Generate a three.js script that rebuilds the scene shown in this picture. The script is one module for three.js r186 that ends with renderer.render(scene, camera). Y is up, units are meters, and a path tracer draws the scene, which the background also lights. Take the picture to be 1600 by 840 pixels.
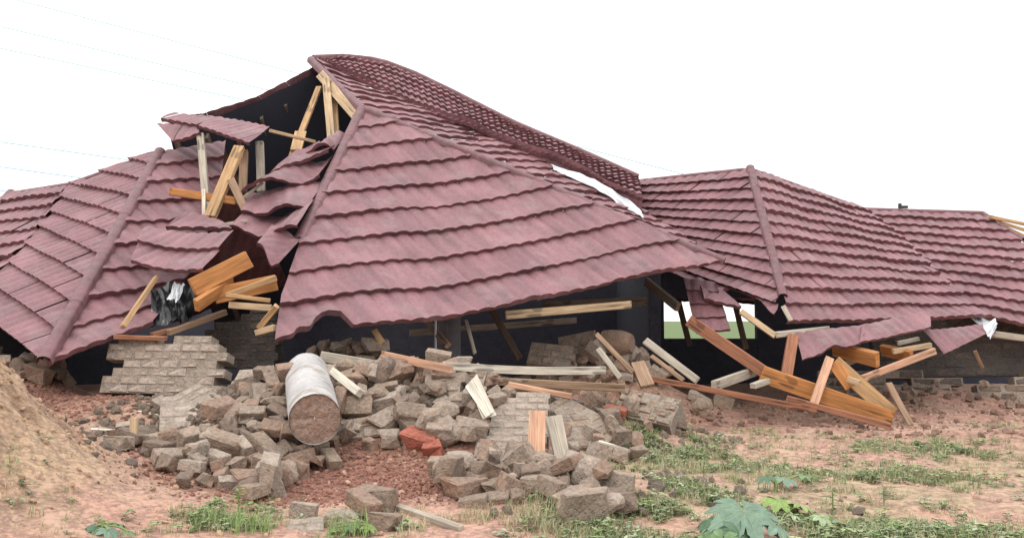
import * as THREE from 'three';
import { mergeGeometries } from 'three/addons/utils/BufferGeometryUtils.js';

// ---------------------------------------------------------------- camera, sky, sun, exposure
const scene = new THREE.Scene();
const FOCAL = 1386, HORIZON = 500, EYE = 1.6;                 // photograph is 1600 x 840
const PITCH = Math.atan((HORIZON - 420) / FOCAL);
const camera = new THREE.PerspectiveCamera(2 * Math.atan(420 / FOCAL) * 180 / Math.PI, 1600 / 840, 0.1, 3000);
camera.position.set(0, EYE, 0);
camera.rotation.x = PITCH;
scene.add(camera);

const SW = 64, SH = 32, skyData = new Float32Array(SW * SH * 4);
for (let j = 0; j < SH; j++) for (let i = 0; i < SW; i++) {   // plain white overcast, brighter overhead as overcast skies are
  const el = Math.abs((j + 0.5) / SH - 0.5) * Math.PI, b = 0.92 * (1 + 1.5 * Math.sin(el));
  skyData.set([b, b * 1.0, b * 1.01, 1], (j * SW + i) * 4);
}
const sky = new THREE.DataTexture(skyData, SW, SH, THREE.RGBAFormat, THREE.FloatType);
sky.mapping = THREE.EquirectangularReflectionMapping; sky.magFilter = THREE.LinearFilter; sky.needsUpdate = true;
scene.background = sky; scene.environment = sky;

const sun = new THREE.DirectionalLight(0xfff4e6, 0.9);
sun.position.set(-14, 34, 16); sun.target.position.set(0, 0, -14);
sun.castShadow = true; sun.shadow.radius = 28; sun.shadow.mapSize.set(2048, 2048);
Object.assign(sun.shadow.camera, { left: -24, right: 24, top: 24, bottom: -24, near: 1, far: 90 });
scene.add(sun, sun.target);

const renderer = new THREE.WebGLRenderer({ antialias: true });
renderer.toneMapping = THREE.LinearToneMapping; renderer.toneMappingExposure = 1.12;
renderer.shadowMap.enabled = true; renderer.setSize(1024, 537);

// ---------------------------------------------------------------- helpers
function mulberry(a) { return () => { a |= 0; a = a + 0x6D2B79F5 | 0; let t = Math.imul(a ^ a >>> 15, 1 | a); t = t + Math.imul(t ^ t >>> 7, 61 | t) ^ t; return ((t ^ t >>> 14) >>> 0) / 4294967296; }; }
const rnd = mulberry(1234), rr = (a, b) => a + (b - a) * rnd(), pick = a => a[Math.floor(rnd() * a.length)];
const V = (x, y, z) => new THREE.Vector3(x, y, z), clamp = (x, a, b) => Math.min(b, Math.max(a, x));
const lerp = (a, b, t) => a + (b - a) * t, smooth = (a, b, x) => { const t = clamp((x - a) / (b - a), 0, 1); return t * t * (3 - 2 * t); };
function ray(px, py) {                                         // viewing direction with z = -1, for surveying points of the photograph
  const cx = (px - 800) / FOCAL, cy = (420 - py) / FOCAL, c = Math.cos(PITCH), s = Math.sin(PITCH);
  const y = cy * c + s, z = -c + cy * s; return V(cx / -z, y / -z, -1);
}
const at = (px, py, d) => { const r = ray(px, py); return V(r.x * d, EYE + r.y * d, -d); };
const pts = a => a.map(p => at(...p));

const HASH = new Float32Array(65536); { const r = mulberry(77); for (let i = 0; i < 65536; i++) HASH[i] = r(); }
const lat = (x, y, p, s, q) => HASH[((((x % p) + p) % p) * 157 + (((y % q) + q) % q) * 311 + s * 7919) & 65535];
function vnoise(x, y, p = 4096, s = 0, q = p) {
  const xi = Math.floor(x), yi = Math.floor(y), fx = x - xi, fy = y - yi, u = fx * fx * (3 - 2 * fx), v = fy * fy * (3 - 2 * fy);
  return lerp(lerp(lat(xi, yi, p, s, q), lat(xi + 1, yi, p, s, q), u), lerp(lat(xi, yi + 1, p, s, q), lat(xi + 1, yi + 1, p, s, q), u), v);
}
function fbm(x, y, o = 4, p = 4096, s = 0, q = p) { let a = 0.5, t = 0, n = 0; for (let i = 0; i < o; i++) { t += a * vnoise(x, y, p, s + i, q); n += a; x *= 2; y *= 2; p *= 2; q *= 2; a *= 0.5; } return t / n; }

function tex(n, fn, srgb, rx = 1, ry = rx) {                   // fn(u,v) in 0..1 periodic, gives a value or [r,g,b]
  const d = new Uint8Array(n * n * 4);
  for (let j = 0; j < n; j++) for (let i = 0; i < n; i++) {
    const c = fn(i / n, j / n), a = Array.isArray(c) ? c : [c, c, c];
    for (let k = 0; k < 3; k++) d[(j * n + i) * 4 + k] = clamp(a[k], 0, 1) * 255;
    d[(j * n + i) * 4 + 3] = 255;
  }
  const t = new THREE.DataTexture(d, n, n, THREE.RGBAFormat);
  t.wrapS = t.wrapT = THREE.RepeatWrapping; t.magFilter = THREE.LinearFilter; t.minFilter = THREE.LinearMipmapLinearFilter; t.generateMipmaps = true;
  t.repeat.set(rx, ry); if (srgb) t.colorSpace = THREE.SRGBColorSpace; t.needsUpdate = true; return t;
}
// uv are metres everywhere
const clayMap = tex(512, (u, v) => { const a = fbm(u * 8, v * 8, 4, 8, 1), b = fbm(u * 40, v * 40, 3, 40, 5), c = fbm(u * 14, v * 14, 3, 14, 9); const g = 0.82 + 0.16 * a + 0.30 * (b - 0.5); const r = smooth(0.58, 0.72, c) * 0.05; return [g + r * 0.4, g - r * 0.25, g - r * 0.55]; }, true, 1.1);
const clayBump = tex(512, (u, v) => 0.5 * fbm(u * 10, v * 10, 4, 10, 3) + 0.5 * fbm(u * 60, v * 60, 3, 60, 4), false, 1.1);
const woodMap = tex(512, (u, v) => { const w = fbm(u * 3, v * 3, 2, 3, 2), g = fbm(u * 2, v * 40 + w * 3, 3, 2, 7, 40), k = fbm(u * 5, v * 9, 3, 5, 11, 9), kn = smooth(.70, .8, fbm(u * 6, v * 6, 2, 6, 15)); const t = 0.72 + 0.34 * g + 0.4 * (k - 0.5) - .22 * kn; return [t, t * 0.98, t * 0.94]; }, true, 0.6, 2.2);
const woodBump = tex(256, (u, v) => fbm(u * 3, v * 50, 3, 3, 7, 50), false, 0.6, 2.2);
const soilMap = tex(1024, (u, v) => { const a = fbm(u * 6, v * 6, 5, 6, 1), b = fbm(u * 60, v * 60, 4, 60, 2), c = fbm(u * 22, v * 22, 4, 22, 5), d = smooth(0.66, 0.74, fbm(u * 90, v * 90, 2, 90, 8)); const g = 0.76 + 0.22 * a + 0.42 * (b - 0.5) + 0.3 * (c - 0.5) + 0.1 * d; return [g, g * (0.97 + 0.03 * a), g * (0.94 + 0.08 * d)]; }, true, 0.45);
const soilBump = tex(512, (u, v) => 0.5 * fbm(u * 14, v * 14, 5, 14, 3) + 0.5 * fbm(u * 70, v * 70, 3, 70, 6), false, 0.45);
const gritMap = tex(512, (u, v) => { const a = fbm(u * 5, v * 5, 4, 5, 1), b = fbm(u * 90, v * 90, 2, 90, 2), st = fbm(u * 26, v * 3, 3, 26, 6, 3); const du = smooth(.56, .72, fbm(u * 9, v * 9, 4, 9, 13)) * .1, g = 0.76 + 0.22 * a + 0.16 * (b - 0.5) + 0.2 * (st - 0.5); return [g + du * .3, g + du, g + du * .8]; }, true, 0.37);
const gritBump = tex(256, (u, v) => fbm(u * 60, v * 60, 2, 60, 2), false, 1);
const plasterMap = tex(512, (u, v) => { const a = fbm(u * 4, v * 4, 5, 4, 3), b = smooth(0.58, 0.68, fbm(u * 7, v * 7, 4, 7, 8)), c = fbm(u * 50, v * 50, 2, 50, 4); const g = 0.74 + 0.28 * a + 0.1 * (c - 0.5); return [g - b * 0.1, g - b * 0.13, g - b * 0.17]; }, true, 0.9);

const lin = (r, g, b) => new THREE.Color().setRGB(r, g, b);
function mat(rgb, o = {}) { return new THREE.MeshStandardMaterial({ color: lin(...rgb), roughness: 0.92, metalness: 0, side: THREE.DoubleSide, ...o }); }
const clay = rgb => mat(rgb, { map: clayMap, bumpMap: clayBump, bumpScale: 0.022 });
const wood = (rgb, o) => mat(rgb, { map: woodMap, bumpMap: woodBump, bumpScale: 0.002, roughness: 0.8, ...o });
const M = {
  roof: [[.262, .122, .136], [.248, .114, .127], [.276, .131, .145], [.256, .119, .132], [.238, .108, .121]].map(c => mat(c, { map: gritMap, bumpMap: gritBump, bumpScale: 0.002, roughness: 0.62 })),
  cap: mat([.205, .092, .102], { map: gritMap, roughness: 0.6 }),
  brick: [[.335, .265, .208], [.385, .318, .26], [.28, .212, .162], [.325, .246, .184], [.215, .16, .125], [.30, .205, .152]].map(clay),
  redBrick: clay([.40, .13, .085]),
  mortar: clay([.32, .265, .215]), pale: [[.40, .335, .28], [.37, .305, .25], [.42, .355, .30]].map(clay), shadeToned: [[.10, .085, .075], [.13, .105, .09], [.085, .075, .068]].map(clay),  // the darkest bricks have the deep shade under the eaves put into their colour
  pine: wood([.56, .42, .28]), orange: wood([.52, .235, .08]), amber: wood([.50, .32, .17]), redwood: wood([.36, .16, .095]), pink: wood([.62, .37, .26]),
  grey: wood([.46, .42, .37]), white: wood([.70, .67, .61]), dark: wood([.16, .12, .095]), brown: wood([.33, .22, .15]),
  plaster: mat([.52, .50, .49], { map: plasterMap, bumpMap: clayBump, bumpScale: 0.006, roughness: 0.85 }),
  core: clay([.36, .25, .195]),
  wall: mat([.055, .06, .085], { map: clayMap, bumpMap: clayBump, bumpScale: 0.01 }),  // near-black navy: the gloom of the interior is painted into the wall colour
  foil: mat([.50, .52, .54], { roughness: 0.45, metalness: 0.3 }),
  steel: mat([.46, .49, .51], { roughness: 0.4, metalness: 0.55 }),
  plastic: mat([.018, .02, .022], { roughness: 0.28 }),
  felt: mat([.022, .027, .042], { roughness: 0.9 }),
  wire: mat([.42, .62, .78], { roughness: 0.6 }),
  stem: mat([.20, .26, .09]),
};

const used = {};
function numbered(n) { const k = used[n] = (used[n] ?? -1) + 1; return k ? `${n}_${String(k).padStart(3, '0')}` : n; }
function tag(o, label, category, group, kind) { if (label) o.userData.label = label; if (category) o.userData.category = category; if (group) o.userData.group = group; o.userData.kind = kind || 'thing'; return o; }
function mesh(name, geo, m, parent) { const o = new THREE.Mesh(geo, m); o.name = parent === scene ? numbered(name) : name; o.castShadow = o.receiveShadow = true; parent.add(o); return o; }
function group(name, parent = scene, p) { const g = new THREE.Group(); g.name = parent === scene ? numbered(name) : name; if (p) g.position.copy(p); parent.add(g); return g; }

function boxUV(g) {                                            // flat shaded, uv in metres by the dominant axis
  g = g.index ? g.toNonIndexed() : g; g.computeVertexNormals();
  const p = g.attributes.position, n = g.attributes.normal, uv = new Float32Array(p.count * 2);
  for (let i = 0; i < p.count; i++) {
    const ax = Math.abs(n.getX(i)), ay = Math.abs(n.getY(i)), az = Math.abs(n.getZ(i)), x = p.getX(i), y = p.getY(i), z = p.getZ(i);
    const q = ax > ay && ax > az ? [z, y + 0.31] : ay > az ? [x + 0.17, z] : [x, y];
    uv[i * 2] = q[0]; uv[i * 2 + 1] = q[1];
  }
  g.setAttribute('uv', new THREE.BufferAttribute(uv, 2)); return g;
}
function chamferBox(w, h, l, c, jit = 0, random = rnd) {       // 44 triangles; jit roughens the corners
  const pos = [], id = {}; let k = 0; const J = () => (random() * 2 - 1) * jit;
  for (const sx of [-1, 1]) for (const sy of [-1, 1]) for (const sz of [-1, 1]) {
    const jx = J(), jy = J(), jz = J();
    for (let a = 0; a < 3; a++) {
      const o = [w / 2 - (a === 0 ? 0 : c), h / 2 - (a === 1 ? 0 : c), l / 2 - (a === 2 ? 0 : c)];
      pos.push(sx * o[0] + jx + J() * 0.3, sy * o[1] + jy + J() * 0.3, sz * o[2] + jz + J() * 0.3); id[[sx, sy, sz, a]] = k++;
    }
  }
  const f = [], C = V(0, 0, 0), P = i => V(pos[i * 3], pos[i * 3 + 1], pos[i * 3 + 2]);
  const tri = (a, b, c2) => { const A = P(a), B = P(b), D = P(c2), n = B.clone().sub(A).cross(D.clone().sub(A)); (n.dot(A.clone().add(B).add(D)) < 0) ? f.push(a, c2, b) : f.push(a, b, c2); };
  const quad = (a, b, c2, d) => { tri(a, b, c2); tri(a, c2, d); };
  for (let a = 0; a < 3; a++) for (const s of [-1, 1]) { const q = [[-1, -1], [1, -1], [1, 1], [-1, 1]].map(([u, v]) => { const t = [0, 0, 0]; t[a] = s; t[(a + 1) % 3] = u; t[(a + 2) % 3] = v; return id[[...t, a]]; }); quad(...q); }
  for (let a = 0; a < 3; a++) for (const u of [-1, 1]) for (const v of [-1, 1]) {
    const b = (a + 1) % 3, e = (a + 2) % 3, t0 = [0, 0, 0], t1 = [0, 0, 0]; t0[a] = -1; t1[a] = 1; t0[b] = t1[b] = u; t0[e] = t1[e] = v;
    quad(id[[...t0, b]], id[[...t1, b]], id[[...t1, e]], id[[...t0, e]]);
  }
  for (const sx of [-1, 1]) for (const sy of [-1, 1]) for (const sz of [-1, 1]) tri(id[[sx, sy, sz, 0]], id[[sx, sy, sz, 1]], id[[sx, sy, sz, 2]]);
  const g = new THREE.BufferGeometry(); g.setAttribute('position', new THREE.Float32BufferAttribute(pos, 3)); g.setIndex(f);
  return boxUV(g);
}
function grid(nu, nv, fn) {                                    // smooth sheet; fn(u,v) gives [Vector3, s, t]
  const p = [], uv = [], ix = [];
  for (let j = 0; j <= nv; j++) for (let i = 0; i <= nu; i++) { const [q, s, t] = fn(i / nu, j / nv); p.push(q.x, q.y, q.z); uv.push(s, t); }
  for (let j = 0; j < nv; j++) for (let i = 0; i < nu; i++) { const a = j * (nu + 1) + i; ix.push(a, a + 1, a + nu + 2, a, a + nu + 2, a + nu + 1); }
  const g = new THREE.BufferGeometry(); g.setAttribute('position', new THREE.Float32BufferAttribute(p, 3)); g.setAttribute('uv', new THREE.Float32BufferAttribute(uv, 2)); g.setIndex(ix); g.computeVertexNormals(); return g;
}
function along(P, t) {                                         // point of a polyline, t by length
  let L = 0; const s = []; for (let i = 1; i < P.length; i++) { s.push(P[i].distanceTo(P[i - 1])); L += s[i - 1]; }
  let d = clamp(t, 0, 1) * L; for (let i = 0; i < s.length; i++) { if (d <= s[i] || i === s.length - 1) return P[i].clone().lerp(P[i + 1], clamp(d / s[i], 0, 1)); d -= s[i]; }
}
const polyLen = P => P.slice(1).reduce((a, p, i) => a + p.distanceTo(P[i]), 0);

// ---------------------------------------------------------------- terrain
const HUMPS = [   // x, z, height, rx, rz
  [-5.1, -7.0, 1.95, 1.24, 1.8],                             // sand heap at the left
  [-2.2, -11.0, .86, 1.5, 1.15], [-0.5, -10.8, .74, 1.05, 1.15], [-4.7, -11.0, .55, 1.5, 1.3], [1.35, -11.9, .42, .9, 1.0],
  [0.6, -8.2, .14, 1.1, .8], [-3.0, -9.6, .25, .8, .9], [1.5, -15.2, 1.05, 1.35, 1.0], [-2.4, -12.7, 1.05, 1.25, .85], [-6.9, -12.3, .95, 1.2, .9], [-6.2, -10.7, .3, 1.0, 1.0],
  [7.9, -17.6, .25, 1.6, .9],
];
const hump = ([cx, cz, a, rx, rz], x, z) => { const u = (x - cx) / rx, v = (z - cz) / rz; return a * Math.exp(-u * u - v * v); };
function height(x, z) {
  let h = 0; for (const p of HUMPS) h += hump(p, x, z);
  const far = smooth(-24, -60, z) + smooth(20, 40, Math.abs(x));
  h += (fbm(x * .7 + 40, z * .7 + 90, 3) - .5) * .12 + (fbm(x * 4 + 9, z * 4 + 5, 3, 4096, 4) - .5) * .05;
  const sand = clamp(hump(HUMPS[0], x, z), 0, 1); h += sand * ((fbm(x * 2.2 + 3, z * 2.2 + 8, 4, 4096, 6) - .5) * .42 + (fbm(x * 6, z * 6, 3, 4096, 2) - .5) * .17);
  return h - far * .15;
}
function onGround(px, py) {
  const r = ray(px, py); let d = 3, p = V(0, 0, 0);
  for (; d < 40; d += .03) { p.set(r.x * d, EYE + r.y * d, -d); if (p.y <= height(p.x, p.z)) break; }
  p.y = height(p.x, p.z); return p;
}
{
  const xs = [], zs = [];
  for (let x = -9.5; x <= 11; x += .06) xs.push(x);
  for (let x = -9.5, s = .3; x > -700;) { x -= s; s *= 1.35; xs.unshift(x); }
  for (let x = xs[xs.length - 1], s = .3; x < 700;) { x += s; s *= 1.35; xs.push(x); }
  for (let z = -4.6; z >= -19; z -= .06) zs.push(z);
  for (let z = -4.6, s = .3; z < 120;) { z += s; s *= 1.4; zs.unshift(z); }
  for (let z = zs[zs.length - 1], s = .2; z > -1500;) { z -= s; s *= 1.3; zs.push(z); }
  const pos = [], col = [], uv = [], ix = [], nx = xs.length;
  const tan = [.435, .29, .225], pink = [.455, .27, .22], red = [.29, .145, .108], sandC = [.46, .32, .225], sandDark = [.34, .22, .15], dry = [.38, .32, .20], green = [.13, .19, .065], brownC = [.34, .23, .175];
  const mix = (a, b, t) => a.map((v, i) => lerp(v, b[i], t));
  for (const z of zs) for (const x of xs) {
    { const h = height(x, z); pos.push(x, h, z); uv.push(x - h * .75, z - h * .75); }
    const n1 = fbm(x * .8 + 3, z * .8, 4, 4096, 12), n2 = fbm(x * 3 + 31, z * 3, 4, 4096, 15), n3 = fbm(x * 1.6 + 70, z * 1.6, 4, 4096, 18);
    let c = mix(tan, pink, smooth(.35, .65, n1));
    // red subsoil churned up close to the house and in the hollow between the brick heaps
    const nearHouse = smooth(-10.8, -12.6, z + (n2 - .5) * 2.2) * smooth(-19, -16, z);
    const hollow = hump([-1.2, -9.0, 1.15, 1.35, 1.25], x, z) + hump([-5.6, -10.9, 1.2, 1.4, 1.1], x, z) + hump([-2.7, -9.0, .8, 1.2, 1], x, z);
    c = mix(c, red, clamp(nearHouse * .45 * smooth(.3, .6, n3) + smooth(.35, .75, hollow + (n2 - .5) * .6), 0, 1));
    const pile = clamp(HUMPS.slice(1, 9).reduce((a, p) => a + hump(p, x, z), 0) * 1.5, 0, 1) * smooth(.2, .6, n2);
    c = mix(c, brownC, pile * .8);
    const sand = smooth(.12, .45, hump(HUMPS[0], x, z) + (n2 - .5) * .15); c = mix(c, mix(sandC, sandDark, smooth(.45, .68, n2)), sand);
    const lawn = smooth(-12.5, -9.5, z + (n1 - .5) * 2) * smooth(.4, 1.6, x) * smooth(.42, .6, n3); c = mix(c, dry, lawn * .55);
    c = mix(c, green, smooth(-23, -30, z));
    col.push(...c);
  }
  for (let j = 0; j < zs.length - 1; j++) for (let i = 0; i < nx - 1; i++) { const a = j * nx + i; ix.push(a, a + nx, a + 1, a + 1, a + nx, a + nx + 1); }
  const g = new THREE.BufferGeometry(); g.setAttribute('position', new THREE.Float32BufferAttribute(pos, 3)); g.setAttribute('color', new THREE.Float32BufferAttribute(col, 3)); g.setAttribute('uv', new THREE.Float32BufferAttribute(uv, 2)); g.setIndex(ix); g.computeVertexNormals();
  const flip = g.attributes.normal.getY(1000) < 0; if (flip) { const a = g.index.array; for (let i = 0; i < a.length; i += 3) { const t = a[i]; a[i] = a[i + 1]; a[i + 1] = t; } g.computeVertexNormals(); }
  tag(mesh('ground', g, new THREE.MeshStandardMaterial({ vertexColors: true, map: soilMap, bumpMap: soilBump, bumpScale: .03, roughness: .96, side: THREE.DoubleSide }), scene), 'reddish bare soil ground with a sand heap', 'ground', null, 'structure');
}

// ---------------------------------------------------------------- roofs of pressed tile sheets
const PITCHM = .27;
function roofSlope(root, o) {
  const { L, R, rows, pitch = PITCHM, amp = .044, lip = .07, waves = 5, shear = 0, warp, cut, tilt = .017, name = 'roof_slope', mats = M.roof, slip } = o;
  const g = group(name, root), e = R[0].clone().sub(L[0]).normalize(), O = L[0];
  const mid = (t) => along(L, t).add(along(R, t)).multiplyScalar(.5), up = mid(1).sub(mid(0)).normalize();
  const wide = o.axis ? o.axis.clone() : along(R, .3).sub(along(L, .3)).normalize();
  const N = wide.clone().cross(up).normalize(); if (N.y < 0 !== !!o.down) N.negate();
  const rowLen = polyLen(L) / rows, pw = pitch * waves;
  const rib = s => { const f = ((s / pitch) % 1 + 1) % 1; return Math.pow(Math.sin(f * Math.PI), .55); };
  for (let i = 0; i < rows; i++) {
    const v0 = i / rows, dv = 1 / rows, row = [];
    const slipS = slip ? slip(i) : 0;
    const at2 = (s, w) => {
      const v = clamp(v0 + dv * w, -.04, 1), a = along(L, v), b = along(R, v), sa = a.clone().sub(O).dot(e), sb = b.clone().sub(O).dot(e);
      const t = clamp((s + shear * v - sa) / ((sb - sa) || 1e-6), 0, 1), p = a.lerp(b, t); if (warp) p.addScaledVector(N, warp(t, v)); p.addScaledVector(N, .09 * (vnoise(p.x * .9 + 50, p.y * .9 + p.z * .7 + 90, 4096, 51) - .5) + .045 * (vnoise(p.x * 2.3 + 50, p.y * 2.3 + p.z * 2 + 90, 4096, 52) - .5)); return [p, t, v, lerp(sa, sb, t)];
    };
    const ends = [0, 1.05].flatMap(w => { const v = clamp(v0 + dv * w, 0, 1); return [along(L, v), along(R, v)].map(p => p.sub(O).dot(e) - shear * v); });
    const s0 = Math.min(...ends), s1 = Math.max(...ends), off = slipS + (i % 2 ? pitch * 2 : 0) - pw * 2;
    for (let k = Math.floor((s0 - off) / pw); off + k * pw < s1; k++) {
      const a = Math.max(off + k * pw, s0), b = Math.min(off + (k + 1) * pw, s1); if (b - a < .03) continue;
      const nu = Math.max(2, Math.round((b - a) / pitch * 6)), tl = (rnd() - .5) * 2 * tilt, tl2 = (rnd() - .5) * 2 * tilt, gap = .004, overlap = .02;
      const P = (u, w, lift) => { const s = lerp(a + gap, b + overlap, u), c = cut && i === 0 ? clamp(cut(s - s0, s1 - s0, rnd), 0, .9) : 0, ww = Math.max(w, c), [p, , v, sc] = at2(s, ww); return [p.addScaledVector(N, lift(rib(sc - shear * v)) + lerp(tl, tl2, u) + (u > .97 ? .004 : 0)), s, v0 * 10 + ww * rowLen]; };
      const top = [-.02, .3, .66, 1.05];
      const face = grid(nu, 3, (u, v) => P(u, top[Math.round(v * 3)], r => amp * r + lip * (1 - clamp(top[Math.round(v * 3)], 0, 1)) + .006));
      const edge = grid(nu, 1, (u, v) => v > .5 ? P(u, -.02, r => amp * r + lip + .006) : P(u, .045, r => amp * r * .5 + .004));
      mesh('tile_panel', mergeGeometries([face, edge]), mats[Math.floor(rnd() * mats.length)], g);
    }
  }
  return g;
}
function sweep(P, profile, upHint) {                           // profile [[side, up], ...] carried along a polyline
  const p = [], uv = [], ix = [], n = profile.length; let len = 0;
  P.forEach((q, i) => {
    const t = (P[i + 1] || q).clone().sub(P[i - 1] || q).normalize(), s = t.clone().cross(upHint).normalize(), u = s.clone().cross(t); if (i) len += q.distanceTo(P[i - 1]);
    profile.forEach(([a, b], k) => { const w = q.clone().addScaledVector(s, a).addScaledVector(u, b); p.push(w.x, w.y, w.z); uv.push(len, k * .05); });
    if (i) for (let k = 0; k < n - 1; k++) { const c = i * n + k, d = c - n; ix.push(d, d + 1, c + 1, d, c + 1, c); }
  });
  const g = new THREE.BufferGeometry(); g.setAttribute('position', new THREE.Float32BufferAttribute(p, 3)); g.setAttribute('uv', new THREE.Float32BufferAttribute(uv, 2)); g.setIndex(ix); g.computeVertexNormals(); return g;
}
function ridgeCap(root, P, r0 = .11, lift = .07, hint = V(0, 1, .25), step = 1.25) {
  const r = r0 * .8, n = Math.max(1, Math.round(polyLen(P) / step));
  for (let i = 0; i < n; i++) {
    const q = []; for (let k = 0; k <= 4; k++) q.push(along(P, (i + k / 4 * 1.03) / n));
    const rad = r * (1 + (i % 2) * .04), prof = []; for (let k = 0; k <= 8; k++) { const a = Math.PI * (k / 8); prof.push([Math.cos(a) * rad * 1.05, Math.sin(a) * rad * .85 + lift - .06 + (k === 0 || k === 8 ? -.05 : 0)]); }
    mesh('ridge_cap', sweep(q, prof, hint), M.cap, root);
  }
}
// main hip roof ------------------------------------------------
const A = at(566, 173, 17), P0 = at(486, 95, 19.2);
const hipL = pts([[428, 537, 11], [438, 470, 11.9], [468, 380, 13.2], [515, 280, 15.0]]).concat([A.clone()]);
const hipR = [at(1130, 411, 15.2), A.clone()];
const main = tag(group('hip_roof'), 'tall collapsed maroon tiled hip roof tilted over the rubble, with the sharp peak', 'roof');
roofSlope(main, { L: hipL, R: hipR, rows: 9, axis: hipR[0].clone().sub(hipL[0]).normalize(), warp: (t, v) => -.12 * Math.sin(Math.PI * t) * (1 - v), cut: (s, w) => { const t = s / w; return t < .02 ? 0 : t < .13 ? smooth(.02, .1, t) * .46 + (vnoise(s * 6, 3) - .5) * .2 : (vnoise(s * 1.3, 9) - .5) * .16; } });
roofSlope(main, { L: pts([[1128, 411, 15.25], [850, 293, 16.15], [567, 173, 17.02], [490, 95, 19.2]]), R: pts([[1129, 409, 15.5], [1024, 344, 17.0], [866, 246, 18.4], [694, 176, 19.4], [600, 136, 20.0]]), rows: 26, pitch: .3, waves: 3, lip: .06, axis: V(.55, .45, -.7).normalize(), tilt: .02 });
ridgeCap(main, pts([[1131, 411, 15.2], [850, 291, 16.1], [566, 172, 17]]), .115, .09);
ridgeCap(main, [A.clone(), P0.clone().lerp(A, .5).add(V(0, -.02, 0)), P0], .115, .09);
ridgeCap(main, pts([[468, 380, 13.2], [515, 280, 15], [566, 173, 17]]), .12, .09, V(-.3, 1, .4));
// crumpled slope torn loose behind it
const back = tag(group('roof_section'), 'buckled maroon tiled roof section bowed over the far side of the tall peak', 'roof');
{
  const low = pts([[524, 113, 19.2], [556, 130, 19.0], [625, 160, 18.7], [700, 190, 18.4], [790, 222, 17.9], [868, 256, 17.5], [940, 290, 17], [1004, 316, 16.6]]);
  const high = pts([[489, 93, 19.6], [540, 91, 19.9], [592, 97, 20], [645, 117, 20], [700, 143, 20], [800, 194, 19.8], [900, 236, 19.6], [996, 279, 19.4]]);
  const warp = (t, v) => .02 + .09 * (vnoise(t * 11, v * 2, 4096, 3) - .5) * (1 - v * .6);
  const g = group('roof_slope', back), rows = 7, n = 16;
  for (let i = 0; i < rows; i++) for (let k = 0; k < n; k++) {
    const P = (u, w, lift) => { const t = clamp((k + u) / n, 0, 1), v = clamp((i + w) / rows, -.02, 1), a = along(low, t), b = along(high, t), s = t * 12.2; const f = .5 - .5 * Math.cos(s / .25 * Math.PI * 2); const p = a.lerp(b, v), N = V(.15, .85, .5).normalize(); return [p.addScaledVector(N, warp(t, v) + lift(f) + (vnoise(k * 3.1, i * 7.7) - .5) * .04), s, v * 3]; };
    const top = [-.02, .35, .7, 1.06];
    mesh('tile_panel', mergeGeometries([grid(18, 3, (u, v) => P(u, top[Math.round(v * 3)], r => .035 * r + .06 * (1 - clamp(top[Math.round(v * 3)], 0, 1)))), grid(18, 1, (u, v) => v > .5 ? P(u, -.02, r => .035 * r + .06) : P(u, .1, r => .012 * r - .02))]), M.roof[(i * 3 + k) % 5], g);
  }
  // turned-down torn edge and the purlins beneath it
  mesh('torn_edge', grid(90, 2, (u, v) => { const p = along(low, u); return [p.add(V(0, .12 + .12 * vnoise(u * 11, 0, 4096, 3) - v * (.2 + .35 * vnoise(u * 40, 3) * smooth(.45, .8, u)), -v * .12)), u * 12, v]; }), M.roof[4], back);
  ridgeCap(back, high.slice(), .1, .1);
}
function foil(name, poly, label, m, cat, h = .05) {            // crumpled sheet between two edges
  const [a, b] = poly; const g = grid(26, 6, (u, v) => { const p = along(a, u).lerp(along(b, u), v); const k = vnoise(u * 7, v * 4, 4096, 21) - .5, q = vnoise(u * 15 + 9, v * 8, 4096, 22) - .5; return [p.add(V(q * h * .6, k * h * 2 + q * h, k * h)), u * 3, v]; });
  return tag(mesh(name, g, m, scene), label, cat);
}
foil('foil_sheet', [pts([[858, 256, 17.35], [905, 268, 17.1], [955, 292, 16.8], [1000, 326, 16.4]]), pts([[872, 270, 17.2], [925, 293, 16.9], [970, 320, 16.6], [1006, 342, 16.2]])], 'crumpled silver foil strip exposed under the torn edge of the buckled roof', M.foil, 'foil', .03);
foil('foil_scrap', [pts([[553, 129, 18.9], [582, 138, 18.7]]), pts([[558, 133, 18.8], [583, 143, 18.6]])], 'small white foil scrap showing high up near the roof peak', M.foil, 'foil', .02);

// ridge running left from the peak; its front sheets are gone so the far slope shows from beneath
const ridgeP = pts([[484, 100, 19.2], [446, 128, 18.9], [404, 150, 18.6], [362, 165, 18.3], [322, 177, 18], [262, 186, 17.6]]);
const farSlope = tag(group('roof_section'), 'dark underside of the far roof slope seen through the torn attic', 'roof');
for (let i = 0; i < 5; i++) { const lo = t => V(lerp(4.5, -.6, t), -4.5, -5.2), a = ridgeP[i].clone(), b = ridgeP[i + 1].clone(); if (i === 0) a.x += .25; roofSlope(farSlope, { L: [b.clone().add(lo((i + 1) / 5)), b], R: [a.clone().add(lo(i / 5)), a], rows: 8, waves: 6, amp: .04 }); }
mesh('underlay', (() => { const R2 = ridgeP.map((p, i) => i ? p : p.clone().add(V(.25, 0, 0))); return grid(20, 6, (u, v) => { const k = Math.min(4, Math.floor(u * 5)), p = R2[k].clone().lerp(R2[k + 1], u * 5 - k); return [p.add(V(lerp(4.5, -.6, u) * v, -4.5 * v - .13, -5.2 * v + .02)).add(V(0, (vnoise(u * 12, v * 4) - .5) * .05, 0)), u * 6, v * 6]; }); })(), M.felt, farSlope);
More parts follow.
